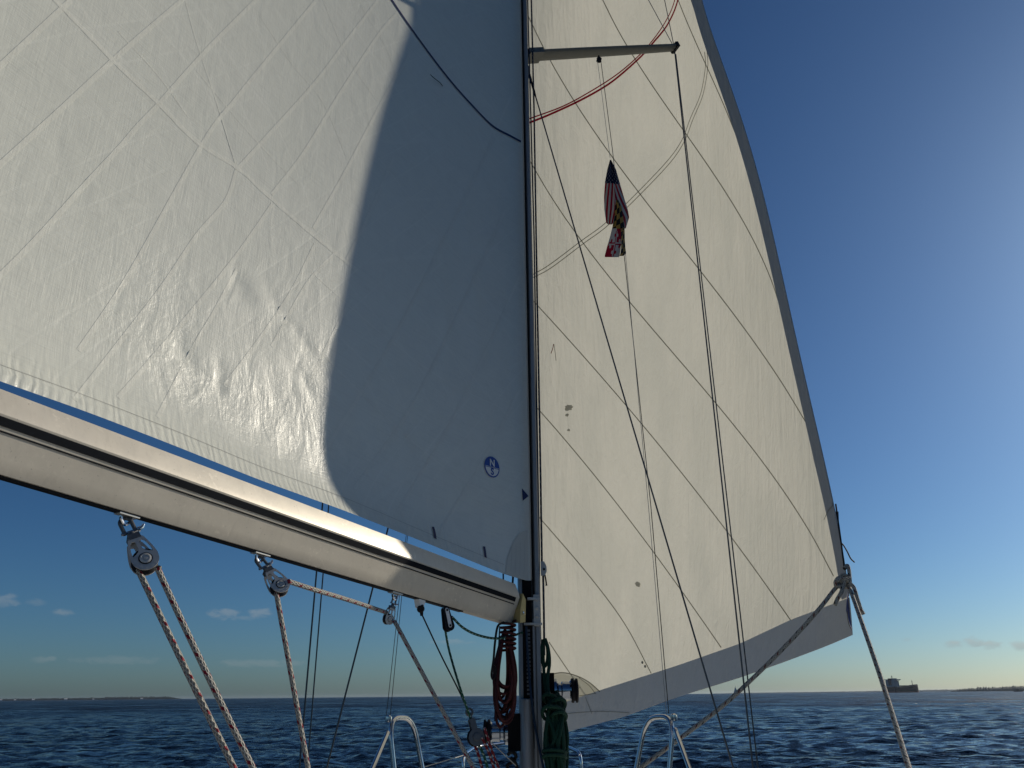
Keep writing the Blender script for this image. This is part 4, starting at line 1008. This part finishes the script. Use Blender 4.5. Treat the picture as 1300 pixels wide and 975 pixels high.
def green_bundle():
    rg = np.random.default_rng(21); mb = MB()
    for i in range(20):                                          # hanging loops
        ox = rg.uniform(-9, 9); w = rg.uniform(4, 9); top = rg.uniform(876, 892); b = rg.uniform(985, 1040); dy = rg.uniform(-.05, .05); tw = rg.uniform(-9, 9); pts = []
        for a in np.linspace(0, 2*pi, 13)[:-1]:
            q = (1-cos(a))/2; px = 704+ox*(.5+.5*q)+2*q+w*sin(a)*(.5+.5*sin(pi*min(1, q*1.3)))+tw*sin(pi*q)*.6; py = top+(b-top)*q
            pts.append(P(px, py, 3.84+dy+.02*cos(2*a+i)))
        mb.tube(spline(pts, 6, True), .0074, 7, closed=True)
    for cx, cy, rx, ry, ti, dy in ((700, 889, 11, 6, .5, -.05), (707, 897, 12, 8, -.7, -.06), (698, 906, 10, 9, .8, -.06), (709, 911, 10, 7, -.3, -.065), (703, 902, 13, 5, .2, -.075), (704, 955, 14, 3, .08, -.06), (704, 961, 14, 3, .02, -.06)):
        pts = [P(cx+rx*cos(t)*cos(ti)-ry*sin(t)*sin(ti), cy+rx*cos(t)*sin(ti)+ry*sin(t)*cos(ti), 3.84+dy*(.6-.9*sin(t+ti))) for t in np.linspace(0, 2*pi, 13)[:-1]]
        mb.tube(spline(pts, 5, True), .0085, 8, closed=True)
    for x0, x1, y0, y1 in ((694, 712, 905, 965), (716, 700, 900, 975), (698, 716, 915, 985), (712, 694, 912, 960), (692, 704, 930, 1000)):
        mb.tube(spline([P(x0, y0, 3.79), P((x0+x1)/2+2, (y0+y1)/2, 3.765), P(x1, y1, 3.79)], 8), .0080, 8)
    tag(mb.build('rope_coil', M['green'], origin=P(703, 868, 3.84)), 'dark green rope coil tied in a bundle right of the mast', 'rope')
green_bundle()
mb = MB()
mb.tube(spline([P(691, 812, 3.90), P(688, 822, 3.89), P(688, 838, 3.89), P(691.5, 846, 3.88), P(695, 838, 3.88), P(695, 822, 3.88), P(692, 812, 3.89)], 6), .0085, 8)
mb.tube(spline([P(692, 811, 3.885), P(696, 824, 3.87), P(697.5, 842, 3.86), P(695, 862, 3.84), P(697, 880, 3.82), P(706, 893, 3.80), P(714, 897, 3.80), P(715, 889, 3.81), P(706, 883, 3.81), P(697, 893, 3.80), P(700, 905, 3.79)], 7), .0085, 8)
mb.tube(spline([P(689, 812, 3.90), P(690, 840, 3.88), P(692, 870, 3.85), P(698, 896, 3.82)], 7), .0075, 8)
tag(mb.build('rope_tail', M['green'], origin=P(692, 811, 3.88)), 'green rope strand looping down from the halyard into the green coil', 'rope')
mb = MB(); mb.tube(spline([P(645, 958, 3.86), P(650, 954, 3.84), P(655, 960, 3.84), P(650, 968, 3.85), P(644, 972, 3.85), P(648, 985, 3.86), P(656, 985, 3.86), P(655, 970, 3.84), P(648, 962, 3.83)], 6), .008, 7)
tag(mb.build('rope_tail', M['black_cord'], origin=P(650, 965, 3.85)), 'dark rope bunch at the left foot of the mast under the winch', 'rope')

# ------------------------------------------------------------------ jib sheets
def flat_knot(c, s, rg):
    pts = [c+V(*(rg.normal(0, 1, 3)*s)) for _ in range(9)]; return spline(pts, 6, True)
rg = np.random.default_rng(12)
Cw = P(1072, 739, 4.460)
st = thing('jib_sheet', Cw, 'pale jib sheet knotted at the clew and running down to the right', 'rope')
mb = MB(); pts = [P(1074, 740, 4.450), P(1079, 748, 4.400), P(1094, 790, 4.15), P(1122, 872, 3.75), P(1154, 975, 3.3), P(1190, 1085, 2.85)]
mb.tube(spline(pts, 14), .0115, 10); mb.build('rope_line', M['jibsheet'], st)
mb = MB(); mb.tube(spline([P(1066, 736, 4.450), P(1070, 730, 4.430), P(1077, 733, 4.430), P(1079, 741, 4.430), P(1074, 745, 4.430), P(1068, 742, 4.430), P(1071, 735, 4.410), P(1078, 737, 4.400)], 6), .0115, 9)
mb.tube(spline([P(1072, 722, 4.460), P(1076, 718, 4.470), P(1078, 726, 4.450), P(1079, 738, 4.430)], 6), .011, 9); mb.build('knot', M['jibsheet'], st)
mb = MB(); mb.tube(spline([P(1078, 740, 4.400), P(1084, 746, 4.380), P(1089, 762, 4.360), P(1093, 774, 4.360), P(1096.5, 780, 4.360)], 6), .011, 9); mb.build('tail', M['jibsheet'], st)
st = thing('jib_sheet', P(1064, 738, 4.460), 'slack jib sheet sagging from the clew leftward across the grey foot strip', 'rope')
mb = MB(); pts = [P(1067, 740, 4.440), P(1058, 750, 4.420), P(1040, 773, 4.360), P(1005, 812, 4.38), P(960, 857, 4.40), P(915, 898, 4.41), P(865, 936, 4.42), P(812, 975, 4.43), P(740, 1028, 4.44)]
mb.tube(spline(pts, 10), .0112, 10); mb.build('rope_line', M['jibsheet'], st)
mb = MB(); mb.tube(spline([P(1060, 741, 4.440), P(1064, 734, 4.420), P(1071, 737, 4.410), P(1070, 744, 4.410), P(1062, 744, 4.420), P(1061, 738, 4.400), P(1067, 734, 4.400)], 6), .0112, 9); mb.build('knot', M['jibsheet'], st)
mb = MB(); mb.tube(spline([P(1071, 742, 4.410), P(1068, 752, 4.390), P(1063, 761, 4.390), P(1060, 768, 4.390)], 6), .0112, 9); mb.build('tail', M['jibsheet'], st)

# ------------------------------------------------------------------ guard rails beside the mast, bow rail
def fillet(pts, rad, k=7):
    out = [np.asarray(pts[0])]
    for a, b, c in zip(pts[:-2], pts[1:-1], pts[2:]):
        a, b, c = map(np.asarray, (a, b, c)); r = min(rad, .45*np.linalg.norm(a-b), .45*np.linalg.norm(c-b)); p = b+nrm(a-b)*r; q = b+nrm(c-b)*r
        for i in range(k+1):
            t = i/k; out.append((1-t)**2*p+2*t*(1-t)*b+t*t*q)
    out.append(np.asarray(pts[-1])); return out
def rail(sgn, pxs, brace, label):
    a = [P(*p) for p in pxs]; z0 = DECK+.02
    pts = [extend(a[1], a[0], z0)]+a[1:-1]+[extend(a[-2], a[-1], z0)]
    t = thing('mast_guard_rail', V(pts[0][0], pts[0][1], DECK), label, 'rail', 'stainless rails beside the mast')
    mb = MB(); mb.tube(fillet(pts, .11), .0125, 12); mb.build('hoop', M['steel'], t)
    b0, b1 = P(*brace[0]), P(*brace[1]); mb = MB(); mb.tube([b0, extend(b0, b1, z0)], .011, 10); mb.build('brace', M['steel'], t)
    mb = MB(); mb.lathe(a[1]+V(0, 0, -.02), V(0, 0, 1), [(.016, 0), (.017, .01), (.016, .025), (.006, .032)], 14); mb.build('corner_cap', M['steel'], t)
    for q in (pts[0], pts[-1], extend(b0, b1, z0)):
        mb = MB(); mb.lathe(V(q[0], q[1], DECK+.002), V(0, 0, 1), [(.035, 0), (.035, .008), (.018, .012)], 16); mb.build('base_flange', M['steel'], t)
rail(-1, [(500, 975, 4.10), (493.5, 911, 4.10), (524, 911, 4.35), (536, 975, 4.35)], [(492, 930, 4.08), (473, 975, 3.8)], 'steel hoop rail standing left of the mast')
rail(1, [(850, 975, 4.10), (855.5, 909, 4.10), (820, 911, 4.35), (808, 975, 4.35)], [(857, 926, 4.08), (875, 975, 3.8)], 'steel hoop rail standing right of the mast under the grey foot strip')
bp = thing('bow_rail', V(.2, 8.2, 1.45), 'distant steel bow rail glimpsed low on both sides of the mast', 'rail')
mb = MB(); lft = [P(588, 1000, 8.0), P(588, 959, 8.0), P(604, 948, 8.6), P(650, 942, 9.0), P(716, 946, 8.6), P(737, 956, 8.0), P(739, 1000, 8.0)]
lft[0] = extend(lft[1], lft[0], 1.47); lft[-1] = extend(lft[-2], lft[-1], 1.47)
mb.tube(fillet(lft, .10), .0155, 10); mb.build('hoop', M['steel'], bp)
wire('lifeline', straight(P(588, 959, 8.0), P(500, 985, 5.4), 6), .0035, M['white_cord'], 'pale lifeline rising to the bow rail left of the mast', 'cord', seg=6)

# ------------------------------------------------------------------ hull and deck under the rig (out of the frame, carries it)
hull = thing('sailboat_hull', V(0, 2.5, 0), 'sailing boat hull and deck carrying the mast and rails', 'boat')
st_ = [(-4.5, .95, 1.12), (-2, 1.5, 1.10), (1, 1.75, 1.10), (3.5, 1.68, 1.14), (5.5, 1.30, 1.24), (7.2, .80, 1.36), (8.4, .34, 1.45), (9.0, .04, 1.5)]
mb = MB(); rows = []
for y, w, z in st_:
    cx = .05+.018*y
    rows.append([(cx-w*.55, y, -.35), (cx-w*.97, y, .25), (cx-w, y, z), (cx-w*.5, y, z+.03), (cx, y, z+.04), (cx+w*.5, y, z+.03), (cx+w, y, z), (cx+w*.97, y, .25), (cx+w*.55, y, -.35)])
k = 9; mb.add([p for r in rows for p in r], [(i*k+j, i*k+(j+1) % k, (i+1)*k+(j+1) % k, (i+1)*k+j) for i in range(len(rows)-1) for j in range(k)]+[tuple(range(k)), tuple(range((len(rows)-1)*k, len(rows)*k))[::-1]])
mb.v = [(x, y, z-.04 if z > .9 else z) for x, y, z in mb.v]
M['deck'] = pbr('pale_deck', (.74, .73, .69), .6, 0, .3, .1, 6.)
mb.build('hull_shell', M['deck'], hull, smooth=40)

# ------------------------------------------------------------------ flags
def flag_mat_us():
    m, N, out = material('striped_flag_cloth')
    s = N.n('ShaderNodeSeparateXYZ', {0: N.n('ShaderNodeUVMap', uv_map='uv').outputs[0]}); u, v = s.outputs[0], s.outputs[1]
    st = N.m('LESS_THAN', N.m('FRACT', N.m('MULTIPLY', u, 2.9)), .5)
    c = N.mix(st, (.46, .44, .41), (.34, .010, .024))
    su = N.m('SUBTRACT', N.m('FRACT', N.m('MULTIPLY', u, 5.)), .5); sv = N.m('SUBTRACT', N.m('FRACT', N.m('ADD', N.m('MULTIPLY', v, 16.), N.m('MULTIPLY', N.m('FLOOR', N.m('MULTIPLY', u, 5.)), .5))), .5)
    star = N.m('LESS_THAN', N.m('ADD', N.m('MULTIPLY', su, su), N.m('MULTIPLY', sv, sv)), .045)
    cn = N.mix(star, (.006, .010, .04), (.28, .28, .28))
    c = N.mix(N.m('LESS_THAN', v, .36), c, cn)
    p = N.n('ShaderNodeBsdfPrincipled', {'Base Color': c, 'Roughness': .8, 'Specular IOR Level': .2}); t = N.n('ShaderNodeBsdfTranslucent', {'Color': c})
    mx = N.n('ShaderNodeMixShader', {0: .25, 1: p.outputs[0], 2: t.outputs[0]}); N.t.links.new(mx.outputs[0], out.inputs[0]); return m
def flag_mat_check():
    m, N, out = material('checked_flag_cloth')
    s = N.n('ShaderNodeSeparateXYZ', {0: N.n('ShaderNodeUVMap', uv_map='uv').outputs[0]}); u, v = s.outputs[0], s.outputs[1]
    a = N.m('FLOOR', N.m('MULTIPLY', u, 3.)); b = N.m('FLOOR', N.m('ADD', N.m('MULTIPLY', v, 7.), N.m('MULTIPLY', u, 1.2)))
    k = N.m('LESS_THAN', N.m('FRACT', N.m('MULTIPLY', N.m('ADD', a, b), .5)), .25)
    c = N.mix(k, (.008, .007, .006), (.36, .21, .05))
    p = N.n('ShaderNodeBsdfPrincipled', {'Base Color': c, 'Roughness': .8, 'Specular IOR Level': .2}); N.t.links.new(p.outputs[0], out.inputs[0]); return m
def flag_mat_cross():
    m, N, out = material('crossed_flag_cloth')
    s = N.n('ShaderNodeSeparateXYZ', {0: N.n('ShaderNodeUVMap', uv_map='uv').outputs[0]}); u, v = s.outputs[0], s.outputs[1]
    du = N.m('SUBTRACT', u, .55); dv = N.m('SUBTRACT', v, .52)
    q = N.m('GREATER_THAN', N.m('MULTIPLY', du, dv), 0.)                 # quarters
    au, av = N.m('ABSOLUTE', du), N.m('ABSOLUTE', dv)
    bar = N.m('MAXIMUM', N.m('MULTIPLY', N.m('LESS_THAN', au, .055), N.m('LESS_THAN', av, .36)), N.m('MULTIPLY', N.m('LESS_THAN', av, .045), N.m('LESS_THAN', au, .36)))
    def dot(x, y, r): 
        a = N.m('SUBTRACT', au, x); b = N.m('SUBTRACT', av, y); return N.m('LESS_THAN', N.m('ADD', N.m('MULTIPLY', a, a), N.m('MULTIPLY', b, b)), r*r)
    for d in ((0, .38, .07), (.10, .29, .06), (.38, 0, .07), (.29, .10, .06)): bar = N.m('MAXIMUM', bar, dot(*d))
    f = N.m('ABSOLUTE', N.m('SUBTRACT', q, bar))
    c = N.mix(f, (.34, .008, .026), (.48, .46, .44))
    p = N.n('ShaderNodeBsdfPrincipled', {'Base Color': c, 'Roughness': .8, 'Specular IOR Level': .2}); t = N.n('ShaderNodeBsdfTranslucent', {'Color': c})
    mx = N.n('ShaderNodeMixShader', {0: .2, 1: p.outputs[0], 2: t.outputs[0]}); N.t.links.new(mx.outputs[0], out.inputs[0]); return m
FM = [flag_mat_us(), flag_mat_check(), flag_mat_cross()]
def panel(mb, rows, Yf, uvf, mi, nu=10, nv=6):
    """rows: (y, x_left, x_right) down the hanging cloth"""
    ys = [r[0] for r in rows]; A = []; n = (len(rows)-1)*nv+1
    for i in range(n):
        t = i/(n-1); y = ys[0]+(ys[-1]-ys[0])*t
        xl = np.interp(y, ys, [r[1] for r in rows]); xr = np.interp(y, ys, [r[2] for r in rows])
        for j in range(nu+1):
            s = j/nu; A.append((P(xl+(xr-xl)*s, y, Yf(s, t)), uvf(s, t)))
    fs = [(i*(nu+1)+j, i*(nu+1)+j+1, (i+1)*(nu+1)+j+1, (i+1)*(nu+1)+j) for i in range(n-1) for j in range(nu)]
    mb.add([a[0] for a in A], fs, [[A[i][1] for i in f] for f in fs], mi)
mb = MB()
panel(mb, [(203, 774.3, 775.2), (215, 771, 777.3), (231, 768, 779), (250, 766.8, 780.5), (266, 767.2, 781.5), (283, 769.5, 779), (285, 772, 777)], lambda s, t: 3.98-.05*s*t+.012*sin(7*s+3*t), lambda s, t: (s*.95+.62*t+.08, t), 0)
panel(mb, [(203, 775.2, 775.9), (215, 777.3, 782), (231, 779, 786.5), (250, 780.5, 792), (266, 781.5, 797), (276, 784, 798.8), (290, 791, 794.5)], lambda s, t: 3.98-.05*t*(1-s)+.09*s*t+.01*sin(8*s), lambda s, t: (.25+s*.75-1.1*t, t*1.02), 0)
o = mb.build('national_flag', FM, smooth=60, origin=FT); tag(o, 'drooping red and white striped flag with starred blue corner', 'flag', 'flags on the spreader halyard')
mb = MB()
panel(mb, [(254, 782, 785), (262, 781, 789), (275, 779.5, 791), (290, 777.2, 793)], lambda s, t: 3.94-.02*sin(pi*s)+.01*t, lambda s, t: (s*.95+.05, t*.72), 1)
panel(mb, [(290, 777, 788), (300, 774.5, 788.8), (312, 771, 788.4), (325, 767.6, 786.5), (326.5, 768, 785.6)], lambda s, t: 3.95-.015*sin(pi*s)+.02*s*t, lambda s, t: (s*.9+.05, t*.98), 2)
panel(mb, [(290, 788, 793), (303, 788.8, 793.2), (315, 788.4, 794), (322, 787.5, 795), (325, 786.5, 791)], lambda s, t: 3.952+.05*s, lambda s, t: (.35+s*.62, .1+t*.9), 1)
o = mb.build('state_flag', FM, smooth=60, origin=P(783, 254, 3.95)); tag(o, 'lower flag in black and gold checks with red white cross', 'flag', 'flags on the spreader halyard')

# ------------------------------------------------------------------ vessels far off
M['ship_hull'] = pbr('ship_hull_paint', (.022, .024, .034), .8, 0, .05, .2, .2)
M['ship_red'] = pbr('ship_boot_red', (.16, .05, .035), .7, 0, .3, .2, .2)
M['ship_white'] = pbr('ship_house_paint', (.30, .33, .34), .6, 0, .3, .1, .2)
M['ship_deck'] = pbr('ship_gear_paint', (.07, .07, .07), .7, 0, .3, .2, .2)
def on_water(px, dist): d = ray(px, 880); d = V(d[0], d[1], 0); return V(*(d[:2]*dist/d[1]), 0)
def cargo_ship():
    c = on_water(1148, 2250); t = thing('cargo_ship', c, 'dark bulk cargo ship on the right horizon with its bridge aft', 'ship')
    los = nrm(V(c[0], c[1], 0)); side = V(los[1], -los[0], 0)
    fw = nrm(los*cos(radians(35))+side*sin(radians(35))); sd = V(fw[1], -fw[0], 0)     # bow away and to the right
    L, B = 150., 36.
    def q(a, b, z): return c+fw*((a-L*.46)*.82)+sd*b+V(0, 0, z)
    stn = [(0, .78, 15), (6, .92, 15), (25, 1, 14), (105, 1, 15.5), (118, .9, 18), (130, .62, 20), (140, .28, 21), (146, .03, 21.5)]
    def loft(z0f, z1f, flare):
        mb = MB(); k = 4
        vs = []
        for a, w, h in stn:
            z0, z1 = z0f(h), z1f(h)
            vs += [q(a, -B/2*w*flare, z0), q(a+(.0), -B/2*w, z1), q(a, B/2*w, z1), q(a, B/2*w*flare, z0)]
        n = len(stn)
        return mb.add(vs, [(i*k+j, i*k+(j+1) % k, (i+1)*k+(j+1) % k, (i+1)*k+j) for i in range(n-1) for j in range(k)]+[(0, 1, 2, 3), tuple((n-1)*k+j for j in range(4))[::-1]])
    loft(lambda h: 3.2, lambda h: h, .97).build('hull', M['ship_hull'], t, smooth=0)
    loft(lambda h: -2, lambda h: 3.15, .96).build('boot_stripe', M['ship_red'], t, smooth=0)
    mb = MB(); mb.box(q(16, 0, 22.5), fw*9, sd*14, V(0, 0, 8.2)); mb.box(q(17, 0, 31.6), fw*7, sd*12, V(0, 0, 1)); h = mb.build('bridge_house', M['ship_white'], t, smooth=0)
    mb = MB(); mb.box(q(20, 0, 33.2), fw*5, sd*22, V(0, 0, 1.1)); mb.tube([q(20, -21, 32), q(20, -13, 27)], .7, 6); mb.tube([q(20, 21, 32), q(20, 13, 27)], .7, 6); mb.box(q(20, 0, 35.4), fw*4, sd*11, V(0, 0, 1.3)); mb.build('bridge_wing', M['ship_white'], h, smooth=0)
    for fl in range(4):
        mb = MB(); mb.box(q(6.9, 0, 17.5+fl*3.4), fw*.12, sd*12.5, V(0, 0, .5)); mb.build('window_band', M['ship_deck'], h, smooth=0)
    mb = MB(); mb.box(q(5, 0, 28), fw*3, sd*3.4, V(0, 0, 8)); mb.build('funnel', M['ship_hull'], t, smooth=0)
    mb = MB(); mb.tube([q(19, 0, 35), q(19, 0, 44)], [.9, .5], 6); mb.box(q(19, 0, 40), fw*.4, sd*3.2, V(0, 0, .4)); mb.box(q(19, 0, 42.3), fw*.4, sd*1.8, V(0, 0, .3)); mb.build('radar_mast', M['ship_deck'], t, smooth=0)
    for a in (45, 66, 86, 104):
        mb = MB(); mb.box(q(a, 0, 17), fw*9, sd*11, V(0, 0, 1.6)); mb.build('hatch_cover', M['ship_deck'], t, smooth=0)
    mb = MB(); mb.tube([q(122, 0, 18), q(122, 0, 32)], [.9, .5], 6); mb.box(q(122, 0, 28), fw*.5, sd*1.6, V(0, 0, .4)); mb.build('fore_mast', M['ship_deck'], t, smooth=0)
cargo_ship()
def far_yacht():
    c = on_water(934, 1000); t = thing('distant_sailboat', c, 'tiny white sailboat on the horizon beneath the genoa foot', 'boat')
    mb = MB(); mb.add([c+V(a, b, z) for a, b, z in ((-4, 0, .9), (-3.6, 0, -.2), (0, -1.3, .8), (0, -1, -.2), (0, 1.3, .8), (0, 1, -.2), (4.4, 0, 1.1), (3.8, 0, -.2))], [(0, 2, 3, 1), (2, 6, 7, 3), (0, 1, 5, 4), (4, 5, 7, 6), (0, 4, 6, 2), (1, 3, 7, 5)]); mb.build('hull', M['gel'], t, smooth=0)
    mb = MB(); mb.tube([c+V(.4, 0, .8), c+V(.4, 0, 11)], .09, 6); mb.build('mast', M['alloy'], t)
    mb = MB(); mb.prism([(.3, 1.6), (-3.2, 1.7), (-1.4, 5.5), (.3, 10.6)], c, V(1, 0, 0), V(0, 0, 1), V(0, 1, 0), .05); mb.build('mainsail', M['gel'], t, smooth=0)
    mb = MB(); mb.prism([(.6, 1.5), (3.9, 1.2), (.6, 9)], c+V(0, .15, 0), V(1, 0, 0), V(0, 0, 1), V(0, 1, 0), .05); mb.build('foresail', M['gel'], t, smooth=0)
far_yacht()
def far_launch():
    c = on_water(1293, 1900); t = thing('motor_boat', c, 'tiny dark motor boat before the wooded right shore', 'boat')
    d = nrm(V(c[1], -c[0], 0)); s = nrm(V(c[0], c[1], 0))
    mb = MB(); mb.add([c+d*a+s*b+V(0, 0, z) for a, b, z in ((-9, -2.6, 2), (-9, 2.6, 2), (5, 2.4, 2.3), (10.5, 0, 3.2), (5, -2.4, 2.3), (-9, -2.2, -.4), (-9, 2.2, -.4), (4, 2, -.4), (8.5, 0, -.4), (4, -2, -.4))],
        [(0, 1, 2, 3, 4), (9, 8, 7, 6, 5), (0, 5, 6, 1), (1, 6, 7, 2), (2, 7, 8, 3), (3, 8, 9, 4), (4, 9, 5, 0)]); mb.build('hull', M['ship_hull'], t, smooth=0)
    mb = MB(); mb.box(c+V(0, 0, 3.6), d*3.2, s*1.7, V(0, 0, 1.4)); mb.box(c+V(0, 0, 5.2), d*3.6, s*1.9, V(0, 0, .18)); mb.build('cabin', M['ship_deck'], t, smooth=0)
far_launch()
def shore_house(px, sc):
    c = on_water(px, 5975)+V(0, 0, 2); d = nrm(V(c[1], -c[0], 0)); s = nrm(V(c[0], c[1], 0)); w, h = 9*sc, 5*sc
    mb = MB(); mb.add([c+d*a*w+s*b*6+V(0, 0, z*h) for a in (-1, 1) for b in (-1, 1) for z in (0, 1)]+[c-d*w+V(0, 0, 1.7*h), c+d*w+V(0, 0, 1.7*h)],
        [(0, 1, 5, 4), (2, 6, 7, 3), (0, 2, 3, 8, 1), (4, 5, 9, 7, 6), (1, 8, 9, 5), (3, 7, 9, 8)])
    tag(mb.build('waterfront_house', M['gel'], origin=c, smooth=0), 'tiny white house at the foot of the far left shore', 'house', 'white houses along the far left shore')
for px, sc in ((3, 1.), (21, .8), (44, 1.), (85, 1.2), (120, .7), (181, 1.)): shore_house(px, sc)

# ------------------------------------------------------------------ air between the boat and the far shore
def haze():
    m = bpy.data.materials.new('haze_air'); m.use_nodes = True; N = NT(m.node_tree); out = N.n('ShaderNodeOutputMaterial')
    v = N.n('ShaderNodeVolumePrincipled', {'Color': (.72, .84, 1., 1), 'Density': 2.2e-5, 'Anisotropy': .3}); N.t.links.new(v.outputs[0], out.inputs['Volume'])
    mb = MB(); mb.box(V(0, 0, 14.), V(15500., 0, 0), V(0, 15500., 0), V(0, 0, 16.)); o = mb.build('haze', m, smooth=0); o['kind'] = 'stuff'
haze()
